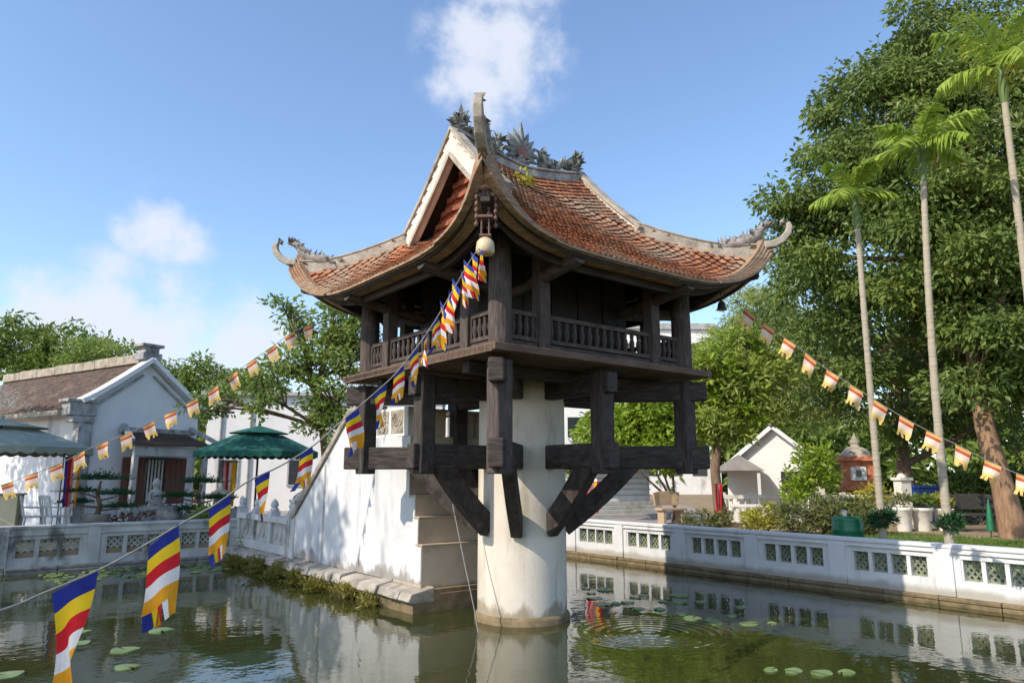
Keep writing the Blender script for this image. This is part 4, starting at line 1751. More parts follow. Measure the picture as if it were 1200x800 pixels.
def banner(loc, rot, label, cols, w=.34, h=1.15, post=True):
    t = thing('hanging_banner', label, 'banner', loc, rot)
    m = MB()
    if post:
        m.tube([(-w / 2 - .03, 0, -1.0), (-w / 2 - .03, 0, h + .08)], .014, 8)
    m.tube([(-w / 2 - .04, 0, h), (w / 2 + .03, 0, h)], .011, 8)
    m.build('pole', 'rust', t)
    nx, nz_ = 10, 14
    m = MB()
    for i in range(nx):
        for j in range(nz_):
            q = []
            for (a, b) in ((i, j), (i + 1, j), (i + 1, j + 1), (i, j + 1)):
                x = -w / 2 + w * a / nx
                z = h * b / nz_
                q.append((x * (.78 + .22 * b / nz_), .035 * math.sin(x * 26 + z * 2) + .03 * math.sin(z * 5), z))
            m.cur = min(len(cols) - 1, int(i / nx * len(cols)))
            m.add(q, [(0, 1, 2, 3)], True)
    m.build('cloth', cols, t)
    return t


banner((-10.45, 6.8, 1.12), .5, 'tall banner of navy, red and yellow strips beside the plastic chairs', ['fblue', 'fred', 'fpink', 'fwhite', 'forange'])
banner((-7.72, 9.2, 1.05), .4, 'tall banner of pink, white and yellow strips below the teal parasol', ['fpink', 'fred', 'fwhite', 'forange', 'fyellow'])
banner((1.75, 8.2, .95), -.3, 'crimson pink banner seen between the right braces of the pagoda', ['fred', 'fpink', 'fpink', 'fyellow', 'fred'], .40, .75, True)
banner((5.80, 11.75, .75), .2, 'narrow red banner hung against the forked tree trunk', ['fred', 'fpink', 'fred'], .22, .85, False)

# ------------------------------------------------------------------ right bank: buildings
wh = thing('white_house', 'small white gabled house with grey porch roof half hidden by shrubs', 'house', (10.3, 20.0, GZ), -.32)
m = MB()
m.prism([(-1.85, 0), (1.85, 0), (1.85, 1.78), (0, 3.30), (-1.85, 1.78)], lambda a, b, t: (a, t, b), 0, 5)
m.build('wall', 'wallwarm', wh)
for s in (-1, 1):
    m = MB()
    m.sweep([(s * 2.15, -.16, 1.60), (0 + s * .04, -.16, 3.38)], (.22, .16), up=(0, 0, 1))
    m.build('verge', 'wallshade', wh, .01)
    m = MB()
    m.prism([(s * 2.2, 1.53), (s * .02, 3.34), (s * .02, 3.44), (s * 2.25, 1.62)], lambda a, b, t: (a, t, b), -.04, 5.2)
    m.build('roof', 'greyroof', wh)
m = MB()
m.lathe([(.10, 0), (.14, .05), (.06, .12), (.01, .32)], 8, (0, -.16, 3.44))
m.build('roof_finial', 'greystone', wh)
m = MB()
m.prism([(-2.3, 1.62), (-.35, 1.62), (-1.3, 2.25)], lambda a, b, t: (a, t, b), -1.9, -.17)
m.build('porch_roof', 'greyroof', wh, .01)
for x0 in (-2.1, -.65):
    m = MB()
    m.span((x0, -1.8, 0), (x0 + .12, -1.68, 1.61))
    m.build('porch_post', 'fencewhite', wh)
m = MB()
m.span((.25, -.03, .75), (.95, -.003, 1.6))
m.build('window', 'glassdark', wh)

tw = thing('brick_shrine', 'tall orange brick incense tower with domed top beside the thin palm trunk', 'shrine', (11.4, 15.0, GZ), -.3)
m = MB()
m.span((-.50, -.50, 0), (.50, .50, .95))
m.span((-.46, -.46, 1.103), (.46, .46, 1.92))
m.build('body', 'brick', tw, .01)
for (z, r) in ((.953, .60), (1.923, .62)):
    m = MB()
    m.span((-r, -r, z), (r, r, z + .07))
    m.span((-r + .06, -r + .06, z + .073), (r - .06, r - .06, z + .147))
    m.build('cornice', 'brick', tw, .01)
m = MB()
m.span((-.26, -.52, 1.28), (.22, -.462, 1.74))
pn = m.build('plaque', 'fencewhite', tw, .01)
m = MB()
m.span((-.10, -.535, 1.40), (.06, -.522, 1.62))
m.build('opening', 'glassdark', pn)
m = MB()
m.lathe([(.50, 2.07), (.46, 2.22), (.30, 2.36), (.14, 2.42), (.16, 2.52), (.20, 2.58), (.10, 2.68), (.04, 2.80), (.005, 2.9)], 16)
m.build('dome', 'mortar', tw)

ab = thing('apartment_block', 'tall pale grey building rising far behind the pagoda roof corner', 'building', (12.0, 46.0, GZ), .05)
m = MB()
m.span((-11, 0, 0), (3.1, 9, 12.7))
m.build('wall', 'wallwarm', ab)
m = MB()
m.span((-11.2, -.2, 12.703), (3.3, 9.2, 13.2))
m.build('parapet', 'greystone', ab, .02)
for fl in range(4):
    for k in range(7):
        m = MB()
        m.span((-10.4 + 1.9 * k, -.05, 1.4 + fl * 2.9), (-9.3 + 1.9 * k, -.003, 2.9 + fl * 2.9))
        m.build('window', 'glassdark', ab)
hb = thing('side_shrine', 'grey stepped stone shrine platform beyond the fence between the pagoda braces', 'shrine', (3.3, 17.0, GZ), .35)
m = MB()
for k in range(4):
    m.span((-1.7 + .28 * k, -1.4 + .3 * k, .13 * k + .003 * k), (1.6, 1.4, .13 * (k + 1)))
m.build('steps', 'greystone', hb, .01)
m = MB()
m.span((-.75, -.3, .524), (1.4, 1.2, 1.75))
m.build('wall', 'wallshade', hb, .01)
for k in range(5):
    m = MB()
    m.span((-.78, -.335, .72 + .2 * k), (1.43, -.303, .76 + .2 * k))
    m.build('string_course', 'greystone', hb)
m = MB()
for k in range(6):
    m.span((-1.25 + .13 * k, -.8 + .14 * k, 1.76 + .10 * k), (1.8 - .13 * k, 1.7 - .14 * k, 1.855 + .10 * k))
m.build('tiled_roof', 'browntile', hb, .01)

lw = thing('garden_balustrade', 'low cream balustrade running behind the shrubs on right bank', 'balustrade', (8.6, 13.2, GZ), -.05)
m = MB()
m.span((-2.3, -.07, 0), (4.2, .07, .22))
m.span((-2.35, -.10, .72), (4.25, .10, .85))
m.build('rails', 'potwhite', lw, .01)
for k in range(8):
    m = MB()
    m.box((-2.25 + .92 * k, 0, .46), (.16, .17, .92))
    m.build('post', 'potwhite', lw, .01)
for k in range(28):
    m = MB() if k == 0 else None
    if k == 0:
        m.lathe([(.04, .22), (.07, .36), (.045, .52), (.055, .72)], 8)
        bb0 = m.build('baluster', 'potwhite', lw, loc=(-2.0, 0, 0))
    elif k % 4 != 0 or True:
        x = -2.0 + .23 * k
        if min(abs(x - (-2.25 + .92 * q)) for q in range(8)) > .1:
            copy_part(bb0, lw, (x, 0, 0))

# small objects on the right bank
db = thing('water_drum', 'green ribbed plastic drum with small white things on its lid behind the white fence', 'drum', (5.78, 3.15, GZ), 0)
m = MB()
m.lathe([(.25, 0), (.26, .05), (.26, .22), (.275, .25), (.26, .28), (.26, .48), (.275, .51), (.26, .54), (.26, .64), (.24, .68)], 28)
m.build('body', 'plasticgreen', db)
m = MB()
m.lathe([(.25, .675), (.25, .72), (.20, .745), (.02, .75)], 28)
m.build('lid', 'plasticgreen', db)
bt = thing('foam_cup', 'little white cup left on the green drum lid', 'cup', (5.72, 3.1, GZ + .75), 0)
m = MB()
m.lathe([(.035, 0), (.048, .09), (.044, .09), (.032, .012), (.005, .012)], 14)
m.build('cup_wall', 'potwhite', bt)
m = MB()
m.lathe([(.050, .088), (.052, .096), (.046, .098)], 14)
m.build('rim', 'potwhite', bt)

def pot(loc, r, h, label, lm, ls, n):
    t = thing('flower_pot', label, 'flower pot', loc, random.uniform(0, 3), 'pale pots on the right bank')
    m = MB()
    m.lathe([(r * .72, 0), (r * .95, h * .85), (r * 1.06, h * .88), (r * 1.06, h), (r * .9, h), (r * .86, h * .8), (.01, h * .8)], 18)
    m.build('pot', 'potwhite', t)
    if n:
        P, L, C = crown_points([(0, 0, h + .18, .20)], 30, n, .13, -.1)
        V, F = leaf_arrays(P, L + np.array([0, 0, .3]), ls, .4)
        np_mesh('plant', V, F, lm, t)
        m = MB()
        for k in range(4):
            m.tube([(0, 0, h * .75), (random.uniform(-.12, .12), random.uniform(-.12, .12), h + .25)], .008, 5)
        m.build('stems', 'bark', t)
    return t


pot((10.15, 9.76, GZ), .23, .62, 'slim pale pot with wispy plant left of the blue bin', 'leafshrub', .10, 18)
pot((10.72, 9.9, GZ), .27, .60, 'wide pale pot with dark leaved plant in front of the blue bin', 'leafback', .13, 26)
pot((11.35, 10.0, GZ), .25, .58, 'pale pot with golden leaved plant beside the middle palm trunk', 'leafgold', .13, 26)
bn = thing('wheeled_bin', 'deep blue wheeled bin standing in the shade behind the pale pots', 'bin', (12.55, 13.1, GZ), .1)
m = MB()
m.prism([(-.24, .06), (.24, .06), (.32, 1.05), (-.32, 1.05)], lambda a, b, t: (a, t, b), -.33, .33)
m.build('body', 'plasticblue', bn, .02)
m = MB()
m.prism([(-.35, 1.053), (.35, 1.053), (.33, 1.14), (-.33, 1.14)], lambda a, b, t: (a, t, b), -.36, .38)
m.build('lid', 'plasticblue', bn, .02)
for s in (-1, 1):
    m = MB()
    m.tube([(s * .20, .30, .1), (s * .27, .30, .1)], .1, 14)
    m.build('wheel', 'iron', bn)
gp = thing('gate_post', 'square pale stone post left of the blue bin', 'post', (11.45, 12.2, GZ), .2)
m = MB()
m.span((-.17, -.17, 0), (.17, .17, 1.3))
m.build('shaft', 'potwhite', gp, .01)
m = MB()
m.span((-.22, -.22, 1.303), (.22, .22, 1.39))
m.lathe([(.15, 1.393), (.10, 1.48), (.01, 1.52)], 10)
m.build('cap', 'potwhite', gp, .01)

def bench(loc, rot, label, m1, back=False, w=1.1):
    t = thing('garden_bench', label, 'bench', loc, rot)
    m = MB()
    m.box((0, 0, .44), (w, .40, .07))
    m.build('seat', m1, t, .01)
    for s in (-1, 1):
        m = MB()
        m.box((s * w * .36, 0, .20), (.10, .34, .40))
        m.build('leg', m1, t, .01)
    if back:
        m = MB()
        m.sweep([(-w / 2, .22, .72), (-w * .25, .27, .76), (w * .25, .27, .76), (w / 2, .22, .72)], (.06, .42))
        m.build('backrest', m1, t, .02)
    return t


bench((6.35, 10.6, GZ + .18), -.1, 'pale stone bench right of the forked tree trunk', 'potwhite', False, 1.0)
bench((4.55, 12.6, GZ), .4, 'weathered wooden bench left of the many stemmed bright tree', 'benchwood', True, .9)
bench((12.0, 9.6, GZ), -.2, 'dark bench with solid back in deep shade left of the big trunk', 'iron', True, 1.15)
cp_ = thing('folded_parasol', 'folded green parasol leaning against the big orange brown trunk', 'parasol', (11.25, 7.9, GZ), 0)
m = MB()
m.tube([(0, 0, 0), (.06, .05, .95)], .014, 8)
m.build('pole', 'iron', cp_)
m = MB()
m.tube([(.01, .01, .14), (.02, .02, .30), (.04, .035, .65), (.055, .048, .88)], [.09, .085, .055, .015], 9)
m.build('folded_canopy', 'plasticgreen', cp_)

# ------------------------------------------------------------------ trees
def palm(base, h, rb, rt, lean, label, nf, frond, seed, yellow=0):
    rnd = random.Random(seed)
    t = thing('areca_palm', label, 'palm tree', base, 0, 'slender palms on the right bank')
    m = MB()
    n = 72
    pts, rr = [], []
    for i in range(n + 1):
        f = i / n
        pts.append((lean * f * f, .12 * lean * math.sin(f * 4), h * f))
        rr.append((rb + (rt - rb) * f ** .6) * (1 + (.09 if i % 3 == 0 else 0) + rnd.uniform(-.02, .02)) * (1.35 - .35 * min(1, f * 14)))
    m.tube(pts, rr, 14)
    m.build('trunk', 'palmtrunk', t)
    top = Vector(pts[-1])
    m = MB()
    m.tube([top + Vector((0, 0, -.05)), top + Vector((0, 0, .18)), top + Vector((0, 0, .45)), top + Vector((0, 0, .66))], [rt * 1.15, rt * 1.5, rt * 1.15, rt * .6], 12)
    m.build('crownshaft', 'crownshaft', t)
    c = top + Vector((0, 0, .62))
    for k in range(nf):
        az = 2 * PI * k / nf + rnd.uniform(-.25, .25)
        el = rnd.uniform(.75, 1.4) if k % 2 else rnd.uniform(.1, .7)
        L = frond * rnd.uniform(.8, 1.1)
        stem = []
        ns = 22
        pos = Vector((0, 0, 0))
        ang = el
        dro = rnd.uniform(.6, 1.1)
        for i in range(ns + 1):
            stem.append(pos.copy())
            pos = pos + Vector((math.cos(az) * math.cos(ang), math.sin(az) * math.cos(ang), math.sin(ang))) * L / ns
            ang -= dro / ns * (1.0 + i / ns)
        side = Vector((-math.sin(az), math.cos(az), 0))
        fm = MB()
        fm.tube(stem, [.022 * (1 - .8 * i / ns) for i in range(ns + 1)], 5)
        for i in range(2, ns + 1):
            for sg in (-1, 1):
                for q in range(2):
                    if rnd.random() < .22:
                        continue
                    f = (i + q * .5) / (ns + .5)
                    ii = min(i, ns - 1)
                    p0 = stem[ii].lerp(stem[min(ii + 1, ns)], q * .5)
                    tn = (stem[min(ii + 1, ns)] - stem[ii - 1]).normalized()
                    upv = side.cross(tn).normalized()
                    ll = L * .34 * (math.sin(PI * min(1, f * .82 + .12))) * rnd.uniform(.85, 1.1) + .05
                    d = (side * sg * .85 + tn * .62 + upv * rnd.uniform(.05, .75)).normalized()
                    wv = tn * .036 * rnd.uniform(.8, 1.2)
                    mid = p0 + d * ll * .5 + upv * .02
                    tip = p0 + d * ll - Vector((0, 0, ll * rnd.uniform(.05, .55)))
                    fm.add([p0 - wv * .4, p0 + wv * .4, mid + wv * .6, tip, mid - wv * .6], [(0, 1, 2, 4), (4, 2, 3)])
        fm.build('frond', 'palmleafyellow' if k < yellow else 'palmleaf', t, loc=c, fix=False)
    return t


palm((6.20, 2.75, GZ), 6.0, .070, .046, .04, 'shortest slender palm behind the fence, nearest the pagoda', 9, .92, 3)
palm((6.90, 2.0, GZ), 6.6, .080, .048, .20, 'middle slender palm with pale ringed trunk beside the pots', 10, 1.05, 5)
palm((8.66, 2.0, GZ), 8.1, .080, .052, .05, 'tallest slender palm at the right edge with yellowing lower fronds', 12, 1.35, 8, 4)
for k, (x, y) in enumerate(((6.20, 2.75), (6.90, 2.0))):
    oc = thing('trunk_orchid', 'dark clump of orchids tied round the %s palm trunk' % ('shortest' if k == 0 else 'middle'), 'plant', (x, y, GZ + (.72 if k == 0 else .70)), 0)
    P, L, C = crown_points([(-.03, -.06, 0, .12), (.06, -.04, .05, .10)], 90, 16, .06, 0)
    V, F = leaf_arrays(P, L + np.array([0, 0, .2]), .12, .28)
    np_mesh('leaves', V, F, 'leafpine', oc)
    m = MB()
    rnd = random.Random(k)
    m.blob((0, -.02, -.02), (.12, .12, .10), rnd, 9, 7, .25)
    m.build('root_ball', 'bark', oc)
tree('broad_tree', 'huge dark green tree with orange brown trunk filling the right side', 'tree', (11.6, 7.7, GZ),
     [(11.7, 7.7, GZ - .1), (11.6, 7.8, 1.6), (11.4, 7.9, 3.0), (11.6, 8.3, 5.0), (11.5, 8.8, 7.5), (11.6, 9.2, 10)], .27,
     [(12.77, 9.0, 13.4, 1.9), (10.3, 9.0, 11.8, 1.75), (9.1, 9.0, 9.8, 1.5), (11.09, 8.0, 10.25, 2.2), (8.8, 10.0, 8.0, 1.35), (10.49, 9.0, 7.98, 2.0),
      (12.4, 8.0, 7.88, 1.9), (10.4, 10.0, 5.7, 1.5), (12.2, 10.0, 5.4, 1.9), (13.8, 9.0, 12.0, 1.8), (12.9, 8.0, 5.2, 1.5), (14.7, 9.0, 10.2, 2.2),
      (11.5, 9.0, 13.6, 1.5), (8.45, 10.0, 9.3, .9), (14.2, 8.5, 6.8, 1.9), (11.0, 6.9, 4.6, 1.1), (11.6, 6.7, 6.2, 1.3), (10.6, 7.0, 7.4, 1.3), (12.2, 6.9, 3.9, .8), (11.4, 6.9, 8.8, 1.3)],
     'leafbig', 'barkpale', .175, .55, 270, .72, droop=.5, aspect=.46, twig=.3, shell=.66, young='leafbig2')
tree('broad_tree', 'deep shaded tree standing behind the huge right tree and brick shrine', 'tree', (13.6, 16.0, GZ),
     [(13.6, 16, GZ - .1), (13.5, 16, 2.2), (13.7, 16.2, 5.0)], .3,
     [(13.2, 16, 4.6, 2.0), (15.6, 16, 5.5, 2.4), (11.2, 17, 6.2, 2.0), (14.0, 17, 8.0, 2.6), (17.5, 16, 5.0, 2.6), (17.5, 15, 9.0, 2.6), (11.5, 18, 8.8, 2.0)],
     'leafbig', 'bark', .24, 1.5, 50, .55, droop=.5, aspect=.36, twig=.15)
tree('feathery_tree', 'pale olive feathery tree behind the right roof corner and white house', 'tree', (11.2, 24.6, GZ),
     [(11.2, 24.6, GZ - .1), (11.2, 24.6, 3), (11.0, 24.4, 5)], .2,
     [(10.2, 24, 7.7, 1.75), (12.3, 24, 6.5, 1.9), (9.2, 24, 5.6, 1.6), (12.7, 24.3, 8.8, 1.5), (11.5, 24, 9.7, 1.35), (13.6, 24, 5.4, 1.6), (11.0, 23.8, 4.8, 1.2), (8.2, 24, 6.9, 1.1), (14.4, 24.5, 7.4, 1.6)],
     'leafmid', 'bark', .22, 1.8, 70, .52, droop=.5, aspect=.24, twig=.3, young='leafbright')
tree('small_tree', 'bright yellow green bushy tree with several thin stems beyond the fence', 'tree', (4.75, 13.2, GZ),
     [(4.75, 13.2, GZ - .1), (4.8, 13.2, .7), (4.78, 13.2, 1.0)], .10,
     [(3.5, 13.2, 3.25, 1.0), (4.8, 13.1, 3.4, .95), (4.1, 13.3, 4.0, .95), (2.5, 13.4, 3.2, .7), (4.4, 12.7, 2.55, .6)],
     'leafbright', 'bark', .19, 7, 44, .27, droop=.3, aspect=.5, twig=.25)
tree('forked_tree', 'fresh green tree with thick forked leaning trunk right of the pagoda', 'tree', (5.98, 12.0, GZ),
     [(5.98, 12.0, GZ - .1), (5.85, 12.0, 1.2), (5.80, 12.0, 2.0), (5.95, 12, 2.9), (6.2, 12, 3.6)], .19,
     [(6.26, 12.0, 4.75, .85), (6.75, 12.0, 3.75, .7), (5.7, 12.0, 5.2, .75), (5.7, 11.9, 3.3, .6), (7.0, 12.0, 4.7, .6), (6.3, 11.8, 3.2, .5), (6.9, 12.6, 5.6, .8), (7.8, 12.6, 5.0, .7), (5.6, 12.6, 4.2, .7)],
     'leaffrang', 'bark', .24, 3.6, 40, .30, droop=.2, aspect=.34, twig=.5, young='leafbright')
tree('thin_tree', 'airy green tree with thin spreading branches behind the left roof corner', 'tree', (-4.9, 8.9, GZ),
     [(-4.9, 8.9, GZ - .1), (-5.0, 8.7, 1.8), (-5.1, 8.4, 3.0), (-5.3, 8.2, 4.0)], .13,
     [(-4.72, 8.0, 5.6, .75), (-5.75, 8.0, 5.85, .5), (-4.3, 8.0, 4.75, .75), (-5.5, 8.0, 4.6, .75), (-6.6, 8.0, 3.95, .75), (-4.6, 8.0, 3.8, .75),
      (-6.2, 8.0, 6.2, .36), (-7.7, 8.2, 3.8, .5), (-4.1, 8.1, 6.2, .5), (-5.3, 8.0, 3.3, .6), (-8.2, 8.3, 3.6, .4), (-4.1, 8.0, 5.3, .65), (-5.0, 8.1, 5.2, .6), (-4.4, 8.2, 3.0, .6), (-6.2, 8.0, 4.6, .5)],
     'leafleft', 'bark', .15, 4.2, 30, .25, droop=.25, aspect=.42, twig=.5, shell=.3)
tree('broad_tree', 'rounded green tree rising behind the ridge of the temple hall at left', 'tree', (-24.5, 28.0, GZ),
     [(-24.5, 28, 0), (-24.5, 28, 4), (-24.6, 28, 6)], .3,
     [(-27.3, 28.0, 8.6, 1.8), (-24.5, 28.0, 8.4, 1.7), (-22.3, 28.0, 8.0, 1.4), (-29.6, 28.0, 8.6, 1.7), (-25.5, 28, 7.0, 1.8)],
     'leafback', 'bark', .30, 2.0, 34, .5, droop=.35, aspect=.4, twig=.15)
tree('broad_tree', 'green tree between the temple gable and white building at left', 'tree', (-17.6, 28.5, GZ),
     [(-17.6, 28.5, 0), (-17.6, 28.5, 3.5), (-17.7, 28.5, 5)], .25,
     [(-19.2, 28.0, 6.9, 1.2), (-17.2, 28.2, 6.9, 1.3), (-18.2, 28, 5.6, 1.5), (-15.6, 28.5, 6.4, 1.2), (-20.6, 28, 6.6, 1.1), (-14.0, 28.5, 6.0, 1.2)],
     'leafback', 'bark', .28, 2.2, 34, .48, droop=.35, aspect=.4, twig=.15)
tree('broad_tree', 'slim tree top showing beside the stacked ridge end of the temple', 'tree', (-20.0, 22.0, GZ),
     [(-20, 22, 0), (-20, 22, 4), (-20, 22, 6)], .2,
     [(-18.9, 20.6, 7.2, .9), (-17.7, 20.6, 7.0, .6), (-19.6, 21, 6.2, 1.0)],
     'leafleft', 'bark', .22, 2.4, 30, .36, droop=.3, aspect=.42, twig=.25)
# a tree on the near left bank, outside the picture, that dapples the stair and the left wall
tree('broad_tree', 'shade tree on the near left bank beyond the edge of the photo', 'tree', (-13.4, -3.6, GZ),
     [(-13.4, -3.6, 0), (-13.4, -3.5, 4.5), (-13.2, -3.3, 7)], .3,
     [(-13.0, -2.6, 9.6, 1.9), (-14.2, -1.0, 9.4, 1.9), (-15.2, .8, 9.2, 1.9), (-16.4, 2.4, 9.6, 2.0), (-18.2, 3.6, 8.2, 2.0), (-20.0, 5.2, 8.0, 2.2)],
     'leafback', 'bark', .28, 1.9, 34, .5, droop=.35, aspect=.4, twig=.15)

# far wood closing the horizon
lob = []
rnd = random.Random(12)
for i in range(46):
    a = R(-68 + 136 * i / 45)
    d = rnd.uniform(58, 74)
    x, y = d * math.sin(a), -10 + d * math.cos(a)
    lob.append((x, y, rnd.uniform(2.2, 4.2), rnd.uniform(3.0, 4.6)))
P, L, C = crown_points(lob, .32, 34, 1.1, .3)
V, F = leaf_arrays(P, L, .75, .5)
tag(np_mesh('distant_wood', V, F, 'leafback'), 'far belt of green trees closing the horizon behind the buildings', 'woodland', kind='stuff')

def shrub(loc, label, lobes, lm, size, aspect=.36, n=34, cl=14, cr=.16, droop=0.0, name='shrub', cat='shrub', group=None, up=.25):
    t = thing(name, label, cat, loc, 0, group)
    P, L, C = crown_points(lobes, cl, n, cr, droop)
    P[:, 2] = np.maximum(P[:, 2], -loc[2] + .02)
    V, F = leaf_arrays(P, L + np.array([0, 0, up]), size, aspect)
    np_mesh('foliage', V, F, lm, t)
    m = MB()
    m.tube([(-.01 + min(q[0] for q in lobes) * .5, 0, -.03), (.01 + max(q[0] for q in lobes) * .5, 0, -.03)], .018, 5)
    for (x, y, z, r) in lobes:
        for k in range(3):
            limb(m, (x * .5, y * .5, -.05), (x + random.uniform(-r, r) * .5, y + random.uniform(-r, r) * .5, z + r * .3), .016, .005, .12, 5, 5)
    m.build('stems', 'bark', t)
    return t


shrub((7.2, 8.4, GZ), 'loose olive shrub behind the fence left of the green drum', [(-.4, 0, .42, .46), (.5, .1, .48, .50), (1.3, 0, .42, .45)], 'leafshrub', .12)
shrub((8.2, 8.2, GZ), 'loose olive shrub beside the shortest palm trunk', [(-.5, 0, .42, .44), (.2, .1, .36, .36)], 'leafshrub', .12)
shrub((6.15, 9.0, GZ), 'golden leaved shrub at the left end of the shrub row', [(-.2, 0, .3, .32), (.3, .2, .42, .34)], 'leafgold', .12)
shrub((8.3, 11.6, GZ), 'tall young green shrub before the white house gable', [(0, 0, 1.5, .42), (.3, 0, 2.0, .40), (-.2, 0, 1.0, .4), (.6, .1, 1.4, .35)], 'leafbright', .17, .42, 26, 10, .2)
shrub((10.2, 13.0, GZ), 'golden green shrub at the foot of the brick shrine', [(-.3, 0, .45, .42), (.7, 0, .75, .42), (.2, 0, .35, .4)], 'leafgold', .17, .4, 26, 9, .22)
shrub((10.6, 14.2, GZ), 'bare branched grey green shrub between white house and brick shrine', [(-.6, .4, 1.6, .6), (-1.3, .6, 1.2, .5)], 'leafshrub', .13, .3, 14, 5, .25)
shrub((12.2, 11.5, GZ), 'wide dark hedge in the shade behind the dark bench', [(1.6, 1.6, .8, .8), (2.8, 1.4, .9, .9), (4.0, 1.2, 1.0, 1.0), (5.3, 1.0, 1.0, 1.0)], 'leafbig', .2, .4, 34, 6, .3)
shrub((5.3, 11.2, GZ), 'low grey green bush at the foot of the forked trunk', [(0, 0, .2, .28), (.5, .1, .22, .28), (-.5, 0, .18, .24)], 'leafshrub', .11)
shrub((13.0, 7.4, GZ), 'bright large leaved sapling at right edge below the huge tree', [(.3, 0, 3.9, .8), (.9, 0, 3.1, .8), (-.6, .2, 4.1, .6), (1.0, 0, 2.0, .7), (.1, -.2, 2.6, .45)], 'leafbright', .34, .36, 13, 4, .4, .5, 'sapling', 'sapling', None, -.25)
shrub((-7.3, 7.3, GZ), 'leafy climber spilling over the left bank wall beside the stair', [(-.1, -.1, .45, .30), (.25, -.15, .2, .30), (.0, -.35, .0, .28)], 'leafleft', .13)
shrub((-6.05, 6.7, GZ - .15), 'green weeds growing where the bank wall meets the stair base', [(0, -.1, .15, .30), (.25, -.3, -.1, .28)], 'leafleft', .12)
# weeds along the stair base at the water
for k, (u, n) in enumerate(((8.0, 5), (6.8, 4), (5.8, 6), (4.8, 6), (3.8, 5), (2.9, 5), (2.1, 3))):
    words = ['farthest from the pillar', 'second farthest from the pillar', 'third farthest from the pillar', 'midway along', 'third nearest the pillar', 'second nearest the pillar', 'nearest the pillar'][k]
    x, y, z = W(-1.20, u, .03)
    shrub((x, y, z), 'tuft of water weeds on the stair base ledge, the one %s' % words,
          [(random.uniform(-.12, .12), random.uniform(-.1, .05), .03 + .07 * random.random(), .09 + .08 * random.random()) for q in range(n)],
          'moss', .085, .26, 26, 26, .09, -.1, 'water_weed', 'plant', 'weeds along the stair base')

# grass on the right bank
n = 60000
gx = RNG.uniform(6.1, 13.0, n)
gy = RNG.uniform(-8.5, 2.2, n)
keep = RNG.uniform(0, 1, n) < np.clip(1.3 - np.abs(np.sin(gx * 1.7 + gy * .9)) * .5 - (gx - 6.1) / 14, 0.1, 1)
gx, gy = gx[keep], gy[keep]
P = np.stack([gy * cU[0] + gx * cV[0], gy * cU[1] + gx * cV[1], np.full(len(gx), GZ)], 1)
L = RNG.normal(size=(len(P), 3)) * .35 + np.array([0, 0, 1.0])
V, F = leaf_arrays(P, L, .085, .16)
tag(np_mesh('grass', V, F, 'grass'), 'short sunlit grass growing along the back of the white fence', 'grass', kind='stuff')

# ------------------------------------------------------------------ bunting
FLAG = {}
FLAGBASE = {}


def flag_mesh(kind, var):
    """cloth hanging from z=0 along local x, five bands and a fringe of strips"""
    if (kind, var) in FLAG:
        return FLAG[(kind, var)]
    rnd = random.Random(var * 7 + (0 if kind == 'near' else 100))
    w, h = (.25, .30) if kind == 'near' else (.205, .20)
    fr = .085 if kind == 'near' else .06
    bands = ['fblue', 'fyellow', 'fred', 'fwhite', 'forange'] if kind == 'near' else (['forangepale', 'fredfade', 'fcream', 'fcream', 'fyellowfade'] if kind == 'right' else ['forangepale', 'fredfade', 'fcream', 'fcream', 'fyellowfade'])
    fringe = ['forange', 'fwhite', 'fred', 'fyellow', 'fblue'] if kind == 'near' else ['fyellowfade', 'fyellowfade', 'fredfade', 'fyellowfade', 'fyellowfade']
    mats = []
    m = MB()
    a1, a2, ph = rnd.uniform(.012, .05), rnd.uniform(-.16, .16), rnd.uniform(0, 6)
    tw = rnd.uniform(-.45, .45)

    def pos(x, z):
        d = -z
        sh = 1 - .35 * max(0, d / (h + fr)) * (abs(tw) + .25)
        return (x * sh + a2 * d * .8, a1 * math.sin(x * 22 + d * 9 + ph) * (d / h + .1) + tw * d * x * 3.2 + a2 * d * .6, z)
    nx = 10
    nb = 10
    for j in range(nb):
        for i in range(nx):
            q = [pos(-w / 2 + w * a / nx, -h * b / nb) for a, b in ((i, j), (i + 1, j), (i + 1, j + 1), (i, j + 1))]
            name = bands[j // 2]
            if name not in mats:
                mats.append(name)
            m.cur = mats.index(name)
            m.add(q, [(0, 3, 2, 1)], True)
    for k in range(5):
        name = fringe[k]
        if name not in mats:
            mats.append(name)
        m.cur = mats.index(name)
        f_ = fr * rnd.uniform(.9, 1.08) * (1.0 if kind == 'near' or k in (0, 4, 1, 3) else .35)
        x0, x1 = -w / 2 + w * k / 5, -w / 2 + w * (k + 1) / 5 - .004
        sk = rnd.uniform(-.012, .012)
        for j in range(3):
            za, zb = -h - f_ * j / 3, -h - f_ * (j + 1) / 3
            q = [pos(x0 + sk * j, za), pos(x1 + sk * j, za), pos(x1 + sk * (j + 1), zb), pos(x0 + sk * (j + 1), zb)]
            m.add(q, [(0, 3, 2, 1)], True)
    o = m.build('prayer_flag', mats, None, fix=False)
    FLAG[(kind, var)] = o
    FLAGBASE[(kind, var)] = o.data
    return o


def ordinal(i):
    return ['first', 'second', 'third', 'fourth', 'fifth', 'sixth', 'seventh', 'eighth', 'ninth', 'tenth', 'eleventh', 'twelfth', 'thirteenth',
            'fourteenth', 'fifteenth', 'sixteenth', 'seventeenth', 'eighteenth', 'nineteenth', 'twentieth'][i]


